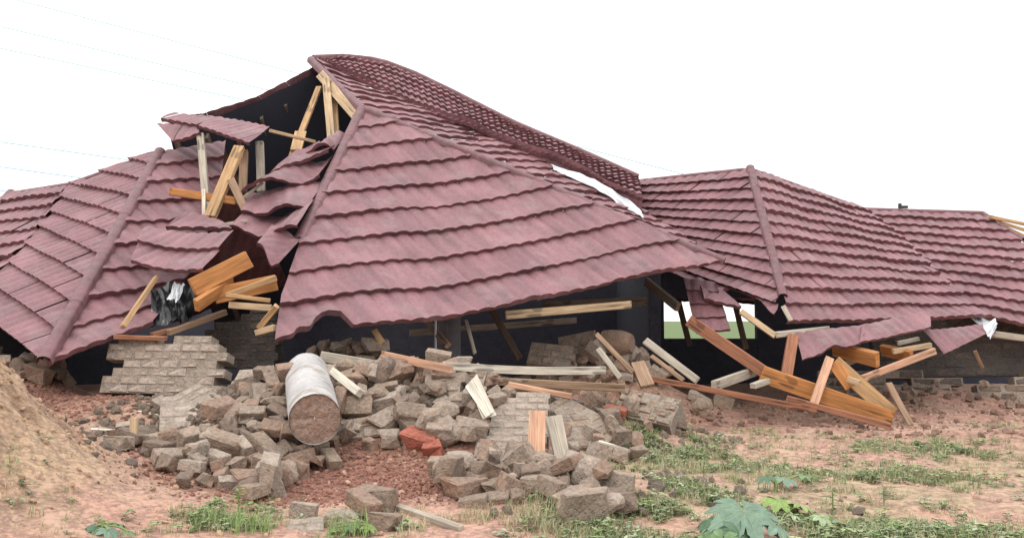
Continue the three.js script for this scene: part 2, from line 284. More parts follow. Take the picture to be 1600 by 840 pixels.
for (let i = 0; i < 6; i++) { const t = i / 5.4 + .04, a = along(ridgeP, t).add(V(0, -.42, -.15)), b = a.clone().add(V(0, -4.2, -5)); const g = chamferBox(.06, .16, a.distanceTo(b), .006); const m = mesh('rafter', g, M.dark, farSlope); m.position.copy(a).lerp(b, .5); m.lookAt(b); }
// torn sheets hanging on the left of the hip
const torn = tag(group('roof_section'), 'torn maroon tile sheets fanned out beside the open attic, hanging from the hip', 'roof');
function looseRow(root, a, b, c, d, rows = 1, o = {}) { return roofSlope(root, { L: [a, d], R: [b, c], rows, pitch: .22, amp: .03, lip: .06, waves: 6, tilt: .01, ...o }); }
{
  const rowsT = [   // lower-left, lower-right, upper-right, upper-left
    [[397, 398, 12.5], [432, 428, 12.3], [472, 372, 13.2], [424, 352, 13.4]],
    [[364, 374, 13.2], [468, 376, 13.1], [492, 322, 14.1], [390, 340, 13.9]],
    [[378, 345, 13.6], [482, 338, 13.8], [506, 284, 14.9], [386, 306, 14.6]],
    [[380, 314, 14.2], [500, 287, 14.8], [520, 240, 15.7], [424, 272, 15.2]],
    [[424, 287, 14.9], [515, 250, 15.5], [528, 226, 16.1], [466, 238, 15.8]],
    [[470, 246, 15.7], [522, 240, 15.8], [545, 212, 16.4], [498, 218, 16.3]]];
  rowsT.forEach((q, i) => { const [a, b, c, d] = pts(q); looseRow(torn, a, b, c, d, 1, { pitch: .2, warp: (t, v) => .16 * vnoise(t * 3 + i * 5, v, 4096, 9) * (1 - v) + (i % 2 ? .1 : .03) * Math.sin(t * 6 + i * 2) }); });
}
{
  const s = tag(group('roof_sheet'), 'loose two-course maroon tile sheet sagging over the tangled orange timbers', 'roof sheet');
  const [a, b, c, d] = pts([[204, 411, 11.9], [318, 431, 11.7], [366, 366, 12.6], [224, 352, 12.9]]);
  looseRow(s, a, b, c, d, 2, { pitch: .17, amp: .026, lip: .06, waves: 5, warp: (t, v) => -.08 * Math.sin(Math.PI * t) });
}
{
  const s = tag(group('roof_sheet'), 'bent maroon tile sheet wedged under the broken attic posts', 'roof sheet');
  const [a, b, c, d] = pts([[258, 360, 13], [362, 368, 13], [340, 348, 13.6], [292, 328, 13.9]]); looseRow(s, a, b, c, d, 1, { pitch: .2 });
}
{
  const s = tag(group('roof_sheet'), 'maroon tile flap balanced on top of the broken attic posts', 'roof sheet');
  const [a, b, c, d] = pts([[306, 199, 15.2], [389, 232, 14.8], [421, 203, 15.6], [340, 180, 16]]); looseRow(s, a, b, c, d, 1, { pitch: .16, amp: .03 });
  const [e, f, g, h] = pts([[272, 225, 15.1], [314, 210, 15], [307, 195, 15.5], [246, 196, 15.6]]); looseRow(s, e, f, g, h, 1, { pitch: .16, amp: .03 });
  const [i, j, k, l] = pts([[252, 193, 15.7], [308, 197, 15.4], [342, 181, 16], [268, 179, 16.1]]); looseRow(s, i, j, k, l, 1, { pitch: .16, amp: .03 });
}
// left wing ------------------------------------------------
const wing = tag(group('hip_roof'), 'maroon tiled wing roof slumped beside the sand heap, with a long hip cap', 'roof');
const T = at(250, 239, 15.6), C = at(72, 571, 10.6), hipW = [C, T];
const valley = pts([[-45, 482, 12.3], [32, 397, 13.6], [59, 363, 14.2], [109, 289, 15.8]]);
roofSlope(wing, { L: [C.clone(), T.clone()], R: pts([[238, 513, 11.6], [300, 430, 13.1], [340, 330, 14.8], [352, 222, 16.5]]), rows: 9, pitch: .24, axis: at(238, 513, 11.6).sub(C).normalize() });
roofSlope(wing, { L: valley.concat(pts([[180, 262, 15.7], [250, 239, 15.6]])), R: [C.clone(), T.clone()], rows: 10, pitch: .2, axis: C.clone().sub(valley[0]).normalize() });
roofSlope(wing, { L: pts([[-170, 500, 13.4], [18, 303, 16.8]]), R: valley, rows: 9, pitch: .24 });
ridgeCap(wing, [C.clone().add(V(0, .02, .05)), C.clone().lerp(T, .5), T.clone()], .11, .1, V(0, 1, .4));
mesh('valley_lining', sweep(valley.map(p => p.clone()), [[-.14, .0], [-.05, -.04], [.05, -.04], [.14, .0]], V(0, 1, .5)), M.cap, wing);
ridgeCap(wing, pts([[-170, 500, 13.4], [18, 303, 16.8]]), .1, .1);
{ // slopes on the far side, closing the wing
  const top = pts([[-120, 318, 17], [18, 303, 16.8], [109, 289, 15.8], [250, 239, 15.6], [352, 222, 16.5]]);
  ridgeCap(wing, top.slice(1, 4), .09, .05);
  for (let i = 0; i < 4; i++) { const a = top[i + 1].clone().add(V(0, -.12, -.05)), b = top[i].clone().add(V(0, -.12, -.05)); roofSlope(wing, { L: [a.clone().add(V(0, -2.4, -5)), a], R: [b.clone().add(V(0, -2.4, -5)), b], rows: 4, waves: 10 }); }
}
// right wing ------------------------------------------------
const right = tag(group('hip_roof'), 'maroon tiled hip roof with a torn eave over the splintered beams', 'roof');
const hTop = at(1172, 264, 17.8), hipX = [at(1216, 501, 14.5), at(1222, 462, 14.95), hTop];
roofSlope(right, { L: pts([[1050, 428, 17.4], [985, 284, 20]]), R: hipX.map(p => p.clone()), rows: 12, pitch: .24, lip: .075, cut: (s, w) => { const t = s / w; return t < .55 ? .05 : clamp(.25 + .75 * vnoise(s * 2.2, 5) - smooth(.8, 1, t) * .6, 0, .9); }, axis: hipX[0].clone().sub(at(1050, 428, 17.4)).normalize() });
const vR = pts([[1546, 500, 16.0], [1482, 448, 17], [1410, 375, 18.8], [1345, 325, 20]]);
const eaveR = pts([[1228, 508, 14.55], [1222, 462, 14.95]]).concat([hTop]);
roofSlope(right, { L: eaveR.map(p => p.clone()), R: vR, rows: 12, pitch: .22, lip: .075, axis: vR[0].clone().sub(eaveR[0]).normalize() });
{ // hanging lowest course, broken in pieces
  const q = [[[1252, 566, 14.0], [1345, 540, 14.35], [1352, 508, 14.7], [1242, 520, 14.4]], [[1340, 540, 14.3], [1450, 518, 14.9], [1452, 488, 15.3], [1346, 508, 14.7]], [[1472, 557, 14.9], [1541, 524, 15.5], [1538, 508, 15.8], [1440, 518, 15.05]]];
  q.forEach(k => { const [a, b, c, d] = pts(k); looseRow(right, a, b, c, d, 1, { pitch: .2, amp: .03, cut: (s, w) => k[0][0] === 1252 ? clamp((vnoise(s * 3, 1) - .5) * .5 + smooth(.75, .98, s / w) * .3, 0, .6) : 0 }); });
  const [a, b, c, d] = pts([[1088, 522, 14.9], [1142, 518, 14.8], [1118, 440, 15.6], [1068, 434, 15.8]]); looseRow(right, a, b, c, d, 4, { pitch: .2, lip: .05 });
  const [e, f, g, h] = pts([[1100, 470, 15.2], [1158, 486, 14.9], [1130, 455, 15.6], [1090, 432, 15.9]]); looseRow(right, e, f, g, h, 1, { pitch: .2 });
}
ridgeCap(right, pts([[1223, 466, 14.9], [1172, 264, 17.8]]), .1, .1, V(0, 1, .5));
ridgeCap(right, pts([[985, 284, 20], [1172, 264, 17.8], [1345, 325, 20]]), .09, .04);
roofSlope(right, { L: [at(1345, 325, 20).add(V(0, -2.2, -4.2)), at(1345, 325, 20)], R: [at(985, 284, 20).add(V(0, -2.6, -4)), at(985, 284, 20)], rows: 5, waves: 10, warp: (t, v) => 0 });
mesh('roof_infill', (() => { const [a, b, c] = pts([[985, 288, 20], [1172, 268, 17.8], [1345, 330, 20]]); return grid(1, 1, (u, v) => [v < .5 ? (u < .5 ? a.clone() : c.clone()) : b.clone(), u, v]); })(), M.cap, right);
const third = tag(group('hip_roof'), 'low maroon tiled roof at the far end beyond the metal valley gutter', 'roof');
roofSlope(third, { L: pts([[1500, 492, 17.2], [1345, 327, 20.8]]), R: pts([[1760, 540, 17.2], [1680, 440, 18.6], [1536, 333, 20.8]]), rows: 11, pitch: .24, lip: .075, axis: V(1, 0, 0) });
ridgeCap(third, pts([[1345, 327, 20.8], [1536, 333, 20.8]]), .09, .05);
ridgeCap(third, pts([[1600, 374, 19.9], [1536, 333, 20.8]]), .09, .05);
roofSlope(third, { L: [at(1536, 333, 20.8).add(V(0, -2.4, -4)), at(1536, 333, 20.8)], R: [at(1345, 327, 20.8).add(V(0, -2.4, -4)), at(1345, 327, 20.8)], rows: 5, waves: 10 });
foil('valley_gutter', [pts([[1478, 452, 16.9], [1500, 478, 16.3], [1530, 505, 15.8], [1548, 522, 15.5]]), pts([[1486, 456, 17], [1514, 478, 16.5], [1542, 500, 16], [1560, 506, 15.8]])], 'grey sheet metal valley gutter between the two far maroon roofs', M.steel, 'gutter', .03);
foil('foil_scrap', [pts([[1536, 506, 15.5], [1548, 530, 15.3]]), pts([[1556, 498, 15.6], [1558, 512, 15.4]])], 'bright silver flashing scrap at the foot of the valley gutter', M.foil, 'foil', .03);

// ---------------------------------------------------------------- walls behind the wreck
function wallBox(x0, x1, y0, y1, z, th, label, name = 'house_wall') { const g = chamferBox(x1 - x0, y1 - y0, th, .01); const m = mesh(name, g, M.wall, scene); m.position.set((x0 + x1) / 2, (y0 + y1) / 2, z); return tag(m, label, 'wall'); }
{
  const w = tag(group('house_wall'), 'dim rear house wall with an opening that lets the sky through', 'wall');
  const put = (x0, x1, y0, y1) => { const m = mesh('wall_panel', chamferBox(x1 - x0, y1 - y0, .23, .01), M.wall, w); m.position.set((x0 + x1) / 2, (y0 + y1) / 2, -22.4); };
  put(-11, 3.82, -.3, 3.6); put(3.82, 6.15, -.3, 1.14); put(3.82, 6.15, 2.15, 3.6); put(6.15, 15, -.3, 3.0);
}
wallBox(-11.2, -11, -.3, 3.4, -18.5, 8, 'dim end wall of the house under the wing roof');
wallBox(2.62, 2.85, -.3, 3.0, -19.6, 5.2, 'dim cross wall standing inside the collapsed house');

// ---------------------------------------------------------------- timbers
function timber(name, P, w, t, m, label, o = {}) {             // board from P[0] to P[1]: w is its face, t its thickness (m)
  const a = Array.isArray(P[0]) ? at(...P[0]) : P[0], b = Array.isArray(P[1]) ? at(...P[1]) : P[1], len = a.distanceTo(b);
  const bend = o.bend || 0, n = bend ? 8 : 1, parts = [];
  let g;
  if (bend) {
    g = grid(12, 4, (u, v) => { const k = Math.round(v * 4) % 4, c = [[-1, -1], [1, -1], [1, 1], [-1, 1]][k]; return [V((u - .5) * len, c[0] * w / 2 + bend * Math.sin(u * Math.PI), c[1] * t / 2), u * len, 0]; });
    g = mergeGeometries([boxUV(g), boxUV(new THREE.BoxGeometry(.004, w, t).translate(-len / 2, 0, 0)), boxUV(new THREE.BoxGeometry(.004, w, t).translate(len / 2, 0, 0))].map(x => (x.deleteAttribute('normal'), x.computeVertexNormals(), x)));
  } else g = chamferBox(len, w, t, Math.min(.006, t * .2), o.jit ?? .006);
  const me = mesh(name, g, m, scene);
  const x = b.clone().sub(a).normalize(); let y = (o.up || V(0, 1, 0)).clone(); y.addScaledVector(x, -y.dot(x)).normalize(); const z = x.clone().cross(y);
  me.quaternion.setFromRotationMatrix(new THREE.Matrix4().makeBasis(x, y, z)); if (o.roll) me.rotateX(o.roll); me.position.copy(a).lerp(b, .5);
  return tag(me, label, o.cat || (w > .11 && t > .05 ? 'beam' : 'board'));
}
const K = d => d / FOCAL;                                       // metres per photo pixel at depth d
const B = (name, a, b, wpx, m, label, o) => timber(name, [a, b], wpx * K((a[2] + b[2]) / 2), (o && o.t) || .05, m, label, o);
// open attic
B('attic_post', [313, 210, 15.1], [323, 335, 14.2], 11, M.grey, 'grey attic post under the maroon flap, standing upright', { t: .09, up: V(1, 0, 0) });
B('board', [318, 296, 14.05], [318, 338, 13.9], 6, M.white, 'short white board end beside the grey attic post', { up: V(1, 0, 0) });
B('attic_strut', [374, 230, 14.7], [328, 340, 13.8], 17, M.amber, 'thick honey coloured strut leaning in the middle of the open attic', { t: .1, up: V(1, 0, 0) });
B('attic_post', [381, 236, 15.4], [379, 300, 15], 12, M.brown, 'brown post just behind the thick leaning attic strut', { t: .08, up: V(1, 0, 0) });
B('attic_post', [405, 222, 15.8], [408, 300, 15.2], 12, M.grey, 'grey post right of the leaning attic strut', { t: .08, up: V(1, 0, 0) });
B('attic_strut', [360, 280, 14.2], [387, 338, 13.9], 12, M.brown, 'short brown brace slanting down from the leaning attic strut', { t: .06, up: V(1, 0, 0) });
B('tie_beam', [264, 299, 14], [368, 314, 14.1], 13, M.orange, 'orange tie beam lying level across the attic posts', { t: .06 });
B('attic_strut', [498, 136, 18.2], [446, 268, 16.2], 10, M.amber, 'long thin strut leaning in the dark attic below the peak', { t: .06, up: V(1, 0, 0) });
B('board', [470, 206, 17], [462, 235, 16.5], 18, M.amber, 'short splice board nailed to the long leaning attic strut', { t: .05, up: V(1, 0, 0) });
B('attic_post', [509, 124, 18], [518, 222, 16.9], 12, M.pine, 'pale pine king post below the roof peak', { t: .1, up: V(1, 0, 0) });
B('attic_post', [523, 150, 18.1], [526, 220, 17], 8, M.amber, 'thin pine post just right of the king post', { t: .06, up: V(1, 0, 0) });
B('rafter', [500, 116, 18.4], [560, 186, 16.9], 15, M.pine, 'pale pine hip rafter under the ridge cap near the peak', { t: .07, up: V(1, 1, 0) });
B('batten', [420, 204, 15.7], [493, 222, 16], 5, M.pine, 'thin pale batten sticking out of the maroon flap', { t: .04 });
B('batten', [386, 345, 13.3], [345, 352, 13.3], 5, M.grey, 'thin grey batten under the torn tile sheets', { t: .04 });
B('batten', [410, 285, 14.4], [368, 318, 14.2], 5, M.grey, 'thin grey batten behind the brown brace', { t: .03 });
// timbers under the sagging sheet
B('roof_beam', [299, 449, 11.6], [388, 405, 12], 28, M.orange, 'broad orange beam jutting out below the sagging tile sheet', { t: .1 });
B('roof_beam', [306, 478, 11.5], [362, 440, 12], 20, M.orange, 'short orange beam end under the broad orange beam', { t: .08, roll: .3 });
B('roof_board', [334, 462, 11.8], [432, 441, 12.1], 26, M.orange, 'wide orange board behind the split boards near the hip foot', { t: .04 });
B('roof_board', [352, 462, 11.6], [430, 434, 12], 9, M.amber, 'upper of the two split honey boards forming a wedge', { t: .08 });
B('roof_board', [352, 461, 11.6], [422, 470, 11.8], 7, M.amber, 'lower of the two split honey boards forming a wedge', { t: .08 });
B('roof_board', [358, 476, 11.7], [424, 481, 11.7], 10, M.pine, 'pale board lying lowest under the wedge of split boards', { t: .08 });
B('roof_board', [405, 512, 11.5], [432, 478, 11.4], 9, M.amber, 'short honey board at the lower end of the hip', { t: .08, up: V(1, 0, 0) });
B('roof_board', [402, 520, 11.5], [430, 512, 11.3], 10, M.pine, 'small pale block under the corner of the tall roof', { t: .1 });
B('pale_board', [191, 511, 11.0], [244, 433, 11.7], 9, M.amber, 'slim yellow board propped against the wing roof', { t: .05, up: V(1, 1, 0) });
B('board', [262, 520, 11.6], [352, 488, 12.4], 9, M.brown, 'brown board slanting over the dark brick wall', { t: .08 });
B('board', [236, 524, 11.5], [300, 505, 12], 8, M.redwood, 'dark red board lying behind the standing brick wall', { t: .08 });
B('board', [180, 526, 11.2], [258, 529, 11.2], 7, M.redwood, 'red splintered board on top of the standing brick wall', { t: .14 });
// dim roof timbers under the tall eave
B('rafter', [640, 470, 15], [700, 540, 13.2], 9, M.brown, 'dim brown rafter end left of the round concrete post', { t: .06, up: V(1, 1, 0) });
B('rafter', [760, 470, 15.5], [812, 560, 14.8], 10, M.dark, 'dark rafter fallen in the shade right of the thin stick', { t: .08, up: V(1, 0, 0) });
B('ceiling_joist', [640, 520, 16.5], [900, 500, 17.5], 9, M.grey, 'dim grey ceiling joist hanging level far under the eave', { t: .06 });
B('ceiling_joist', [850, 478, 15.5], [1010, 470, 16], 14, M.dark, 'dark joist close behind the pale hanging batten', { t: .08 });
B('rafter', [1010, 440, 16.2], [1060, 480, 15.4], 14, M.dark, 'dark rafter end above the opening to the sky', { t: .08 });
B('rafter', [1280, 585, 15.5], [1340, 560, 15.8], 10, M.brown, 'dim brown board in the shade behind the pale pink prop', { t: .06 });
// black plastic and pale sheet
foil('plastic_sheet', [pts([[232, 450, 12], [262, 436, 12.3], [302, 446, 12.4]]), pts([[234, 520, 11.6], [270, 512, 11.7], [306, 496, 12]])], 'crumpled black plastic sheeting bunched in the gap under the sagging sheet', M.plastic, 'plastic sheet', .12);
foil('pale_sheet', [pts([[272, 440, 11.85], [288, 444, 11.85]]), pts([[260, 470, 11.6], [280, 470, 11.6]])], 'bright pale sheet caught on the black plastic', M.foil, 'sheet', .03);
// boards on the rubble
B('fascia_board', [500, 556, 10.9], [580, 570, 11.0], 16, M.grey, 'pale grey fascia board end behind the fallen column', { t: .08 });
B('fascia_board', [505, 572, 10.8], [570, 577, 10.9], 6, M.grey, 'thin grey board under the fascia board behind the column', { t: .1 });
B('fascia_board', [598, 554, 10.7], [706, 577, 10.1], 12, M.pink, 'pinkish board end rising out of the rubble under the eave', { t: .06 });
B('fascia_board', [694, 571, 10.3], [945, 578, 11.4], 12, M.white, 'long white board lying along the rubble under the eave', { t: .06, bend: -.03 });
B('long_board', [775, 596, 10.6], [975, 606, 11.3], 12, M.brown, 'long brown board lying just below the long white board', { t: .1 });
B('long_board', [795, 600, 10.5], [892, 619, 10.3], 9, M.pink, 'thin pink board sticking forward from under the brown board', { t: .05 });
B('upright_board', [839, 642, 9.3], [838, 727, 9.0], 26, M.pink, 'upright pinkish pine board leaning on the rubble', { t: .04, up: V(1, 0, 0) });
B('board', [864, 654, 9.5], [882, 722, 9.2], 26, M.grey, 'weathered grey board beside the upright pine board', { t: .05, up: V(1, 0, 0), jit: .02 });
B('board', [932, 522, 12.2], [990, 582, 11.8], 8, M.brown, 'brown board leaning across the dim brick heap', { t: .05, up: V(1, 1, 0) });
B('board', [935, 545, 12], [970, 590, 11.7], 9, M.grey, 'grey board below the brown leaning board', { t: .05, up: V(1, 1, 0) });
B('board', [1008, 532, 12.6], [1090, 594, 12.2], 12, M.grey, 'long grey board leaning beside the opening to the sky', { t: .06, up: V(1, 1, 0) });
B('board', [1018, 556, 12.5], [1068, 594, 12.2], 7, M.brown, 'slim brown board under the long grey leaning board', { t: .05, up: V(1, 1, 0) });
B('board', [996, 567, 12], [1012, 604, 11.7], 22, M.brown, 'short stub of board standing at the edge of the brick heap', { t: .08, up: V(1, 0, 0) });
B('front_plank', [622, 795, 7.5], [722, 830, 6.85], 18, M.grey, 'flat grey plank on the soil at the very front', { t: .06, up: V(0, 1, .4) });
B('eave_board', [790, 492, 13.2], [986, 476, 14.0], 12, M.pine, 'pale batten hanging level below the tall roof eave', { t: .06 });
B('board', [728, 500, 13.5], [742, 552, 13], 5, M.grey, 'thin stick leaning in the dark under the eave', { t: .03, up: V(1, 0, 0) });
B('board', [584, 515, 12.1], [597, 535, 12], 10, M.amber, 'short orange stick poking from under the eave near the corner', { t: .03, up: V(1, 0, 0) });
B('board', [520, 580, 10.3], [562, 614, 9.9], 12, M.white, 'white painted trim piece angled between column and bricks', { t: .1, up: V(1, 1, 0) });
B('plaster_piece', [738, 594, 10], [768, 648, 9.6], 20, M.white, 'white painted plaster strip hanging over the bricks', { t: .04, up: V(1, .4, 0), jit: .03, cat: 'plaster' });
B('white_pipe', [936, 690, 9.3], [962, 697, 9.2], 5, M.white, 'small white plastic offcut among the bricks', { t: .03, cat: 'offcut' });
B('batten', [208, 653, 9.25], [209, 686, 9.2], 11, M.pine, 'short bright upright peg in front of the standing wall', { t: .05, up: V(1, 0, 0) });
B('board', [218, 645, 10.4], [262, 652, 10.3], 8, M.white, 'white board under the foot of the standing wall', { t: .1 });
B('board', [140, 671, 9.7], [206, 674, 9.6], 4, M.white, 'thin white strip on the lying wall slab', { t: .03 });
// right wreck
B('roof_beam', [1076, 500, 14.4], [1205, 588, 13.9], 18, M.redwood, 'long red brown beam slanting from the opening down to the soil', { t: .12 });
B('roof_beam', [1190, 584, 13.9], [1394, 654, 13.7], 26, M.orange, 'heavy orange beam resting on the soil with its end toward us', { t: .15, roll: .1 });
B('long_board', [1010, 590, 13.3], [1275, 640, 13.3], 9, M.redwood, 'long dark red board on the ground by the broken bricks', { t: .1 });
B('long_board', [1230, 622, 13.5], [1392, 666, 13.2], 9, M.redwood, 'dark red board lying in front of the heavy orange beam', { t: .12 });
B('prop', [1240, 524, 14.3], [1226, 604, 13.9], 17, M.redwood, 'red brown prop standing on the slanting beam', { t: .1, up: V(1, 0, 0) });
B('prop', [1297, 560, 13.9], [1272, 632, 13.4], 13, M.pink, 'pale pink prop in front of the heavy orange beam', { t: .08, up: V(1, 0, 0) });
B('roof_board', [1303, 566, 14], [1395, 648, 13.8], 24, M.amber, 'broad honey board slanting down onto the heavy beam end', { t: .06, up: V(1, 1, 0) });
B('roof_board', [1303, 566, 13.9], [1330, 605, 13.8], 20, M.orange, 'short orange board hanging next to the broad honey board', { t: .05, up: V(1, .6, 0) });
B('roof_board', [1325, 592, 13.7], [1344, 598, 13.6], 9, M.pine, 'small pale block end on the broad honey board', { t: .1 });
B('prop', [1388, 598, 13.9], [1424, 664, 13.5], 10, M.brown, 'thin brown stick leaning at the end of the wreck', { t: .04, up: V(1, 0, 0) });
B('batten', [1348, 591, 14], [1462, 548, 14.7], 10, M.pink, 'slim pink batten sticking up toward the broken eave', { t: .05 });
B('rafter', [1304, 545, 14.8], [1372, 562, 14.1], 24, M.orange, 'thick orange rafter tail jutting below the torn eave', { t: .1, roll: .3 });
B('rafter', [1378, 546, 15.1], [1426, 556, 14.6], 18, M.orange, 'small orange rafter tail beside the hanging corner sheet', { t: .08, roll: .4 });
B('batten', [1396, 549, 14.6], [1456, 539, 14.9], 8, M.pine, 'short pale batten under the hanging corner sheet', { t: .05 });
B('batten', [1404, 536, 15], [1436, 529, 15.2], 6, M.white, 'short white batten tucked below the eave course', { t: .05 });
B('batten', [1158, 486, 14.7], [1212, 525, 14.3], 10, M.pine, 'pale broken batten dangling at the torn eave corner', { t: .05, up: V(1, 1, 0) });
B('batten', [1212, 523, 14.3], [1296, 513, 14.6], 9, M.grey, 'grey batten running under the hip cap foot', { t: .06 });
B('batten', [1224, 478, 14.5], [1236, 501, 14.4], 8, M.grey, 'short grey splinter at the foot of the hip cap', { t: .03, up: V(1, 0, 0) });
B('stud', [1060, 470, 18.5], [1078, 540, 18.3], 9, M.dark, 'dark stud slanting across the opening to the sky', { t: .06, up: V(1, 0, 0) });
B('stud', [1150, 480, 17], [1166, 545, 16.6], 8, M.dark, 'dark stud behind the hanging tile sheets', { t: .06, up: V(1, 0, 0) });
B('board', [1116, 602, 13.4], [1178, 580, 14.2], 14, M.grey, 'grey board lying behind the long red board', { t: .1 });
B('board', [1176, 603, 13.6], [1212, 590, 14], 9, M.grey, 'short grey offcut next to the prop', { t: .1 });
B('batten', [1546, 521, 15.6], [1640, 533, 15.8], 10, M.grey, 'grey eave batten below the far roof', { t: .05 });
B('batten', [1524, 548, 15.2], [1536, 575, 15.4], 5, M.brown, 'thin stick hanging below the valley gutter', { t: .03, up: V(1, 0, 0) });
for (const [i, y] of [[0, 338], [1, 346], [2, 356], [3, 366]]) B('batten', [1545 + i * 14, y, 20.4], [1630, y + 18 + i * 4, 20.2], 5, M.amber, ['topmost orange batten', 'second orange batten', 'third orange batten', 'lowest orange batten'][i] + ' bared at the end of the far roof hip', { t: .05 });
{ // small broken vent on the far ridge
  const v = tag(group('vent_pipe', scene, at(1407, 331, 20.8)), 'small dark vent pipe sticking up from the far ridge', 'pipe');
  mesh('pipe', new THREE.CylinderGeometry(.04, .045, .24, 12).translate(0, .08, 0), M.plastic, v); mesh('cowl', new THREE.CylinderGeometry(.035, .035, .2, 10).rotateZ(Math.PI / 2).translate(.08, .12, 0), M.plastic, v);
}
// standing round post inside and thin pipe
{ const p = at(702, 505, 15), q = at(702, 600, 15); const m = mesh('round_post', new THREE.CylinderGeometry(.19, .2, p.y - q.y + 1.2, 24, 1), mat([.20, .20, .22], { map: plasterMap }), scene); m.position.set(p.x, (p.y + q.y) / 2, p.z); tag(m, 'round concrete post standing in the dark below the eave', 'post'); }
{ const p = at(680, 495, 13.6), q = at(681, 590, 13.6); const m = mesh('thin_pipe', new THREE.CylinderGeometry(.02, .02, p.distanceTo(q), 10), M.steel, scene); m.position.copy(p).lerp(q, .5); tag(m, 'thin grey pipe upright beside the round concrete post', 'pipe'); }

// ---------------------------------------------------------------- masonry
const brickGeos = []; { const r = mulberry(5); for (let i = 0; i < 7; i++) brickGeos.push(chamferBox(.27, .115, .14, .008, .012, r)); for (let i = 0; i < 4; i++) brickGeos.push(chamferBox(.17, .115, .14, .010, .036, r)); for (let i = 0; i < 3; i++) brickGeos.push(chamferBox(.14, .10, .12, .014, .032, r)); for (let i = 0; i < 3; i++) brickGeos.push(chamferBox(.31, .17, .21, .016, .04, r)); }
for (let i = 0; i < 5; i++) {                                   // rough lumps of mortar and brick
  const g = new THREE.IcosahedronGeometry(.128, 2), p = g.attributes.position;
  for (let k = 0; k < p.count; k++) { const x = p.getX(k), y = p.getY(k), z = p.getZ(k), f = .62 + .55 * vnoise(x * 11 + i * 9 + 30, y * 11 + z * 8 + 30, 4096, 60) + .2 * vnoise(x * 34 + i * 5 + 30, y * 34 + z * 27 + 30, 4096, 61); p.setXYZ(k, x * f * 1.25, clamp(y * f * .8, -.075, .075), z * f); }
  brickGeos.push(boxUV(g));
}
const wallBrickGeos = []; { const r = mulberry(9); for (let i = 0; i < 8; i++) wallBrickGeos.push(chamferBox(.254, .097, .12, .012, .008, r)); }
function brickWall(name, bl, br, tl, label, o = {}) {          // corners as points; bricks laid in running bond
  const x = br.clone().sub(bl), W = x.length(); x.normalize(); const y0 = tl.clone().sub(bl), y = y0.clone().addScaledVector(x, -y0.dot(x)), H = y.length(); y.normalize(); const z = x.clone().cross(y);
  const g = group(name, scene, bl); g.quaternion.setFromRotationMatrix(new THREE.Matrix4().makeBasis(x, y, z)); tag(g, label, o.cat || 'wall');
  const bw = o.bw || .28, bh = o.bh || .11, th = o.th || .2, rows = Math.max(1, Math.round(H / bh)), rnd2 = mulberry(o.seed || 3), mats = o.mats || M.brick.slice(0, 4);
  const shape = o.shape || (() => true), cells = [];
  for (let j = 0; j < rows; j++) for (let x0 = (j % 2 ? -bw / 2 : 0); x0 < W; x0 += bw) {
    const a = Math.max(0, x0), b = Math.min(W, x0 + bw); if (b - a < .06 || !shape((a + b) / 2 / W, (j + .5) / rows)) continue;
    const k = mesh('brick', wallBrickGeos[Math.floor(rnd2() * 8)], mats[Math.floor(rnd2() * mats.length)], g);
    k.scale.set((b - a) / .28, bh / .11, th / .125); k.position.set((a + b) / 2, (j + .5) * bh, -th / 2 + (rnd2() - .5) * .018); k.rotation.set((rnd2() - .5) * .03, (rnd2() - .5) * .03, (rnd2() - .5) * .03); cells.push([a, b, j]);
  }
  const core = cells.map(([a, b, j]) => new THREE.BoxGeometry(b - a, bh, th * .915).translate((a + b) / 2, (j + .5) * bh, -th / 2)); if (core.length) mesh('mortar', boxUV(mergeGeometries(core)), o.core || M.mortar, g);
  return g;
}
const bw3 = (n, a, b, c, l, o) => brickWall(n, at(...a), at(...b), at(...c), l, o);
const rag = (k, e = .12) => (u, v) => Math.min(u, 1 - u, (1 - v) * 1.2) > e * (vnoise(u * 7 + k, v * 7 + k) - .25) + (vnoise(u * 3 + k, v * 3) - .6) * .12;
bw3('brick_wall', [146, 652, 11.0], [348, 656, 10.8], [160, 527, 11.3], 'leaning remnant of pale brick wall beside the wing roof corner', { bh: .105, bw: .245, th: .24, seed: 21, mats: M.pale, shape: (u, v) => (v < .88 || (u > .06 && (u < .4 || u > .5) && u < .9)) && u < 1.0 - v * .06 - .08 * vnoise(v * 9, 3) && !(u < .40 && v < .34) && !(v < .14 && u < .5) && u > .09 * vnoise(v * 9, 7) });
bw3('brick_wall', [262, 575, 12.9], [432, 575, 12.5], [262, 480, 13], 'dim brick wall with shade painted into its colour below the tangled timbers', { bh: .11, th: .2, seed: 22, mats: M.shadeToned, core: M.shadeToned[0], shape: (u, v) => v < .35 + u * .75 });
bw3('fallen_wall', [246, 712, 9.1], [338, 706, 9.3], [286, 612, 10.7], 'pale mortar faced wall slab sliding forward below the leaning wall', { bh: .16, th: .16, seed: 23, mats: M.pale, shape: rag(1, .2) });
bw3('fallen_wall', [318, 676, 9.9], [385, 640, 10.3], [318, 588, 10.9], 'small pale wall slab right of the leaning wall foot', { bh: .13, th: .16, seed: 24, mats: [M.brick[1]], shape: rag(3, .2) });
bw3('fallen_wall', [740, 712, 9.3], [856, 714, 9.25], [788, 610, 10.4], 'tilted pale brick slab behind the upright pine board', { bh: .125, bw: .25, th: .18, seed: 25, mats: [M.pale[1], M.pale[0], M.brick[1]], shape: rag(5, .3) });
bw3('fallen_wall', [950, 690, 10.3], [982, 670, 10.6], [868, 618, 11.1], 'long narrow brick slab sliding down beside the green weeds', { bh: .12, th: .14, seed: 26, mats: [M.brick[0], M.brick[3]], shape: rag(8, .2) });
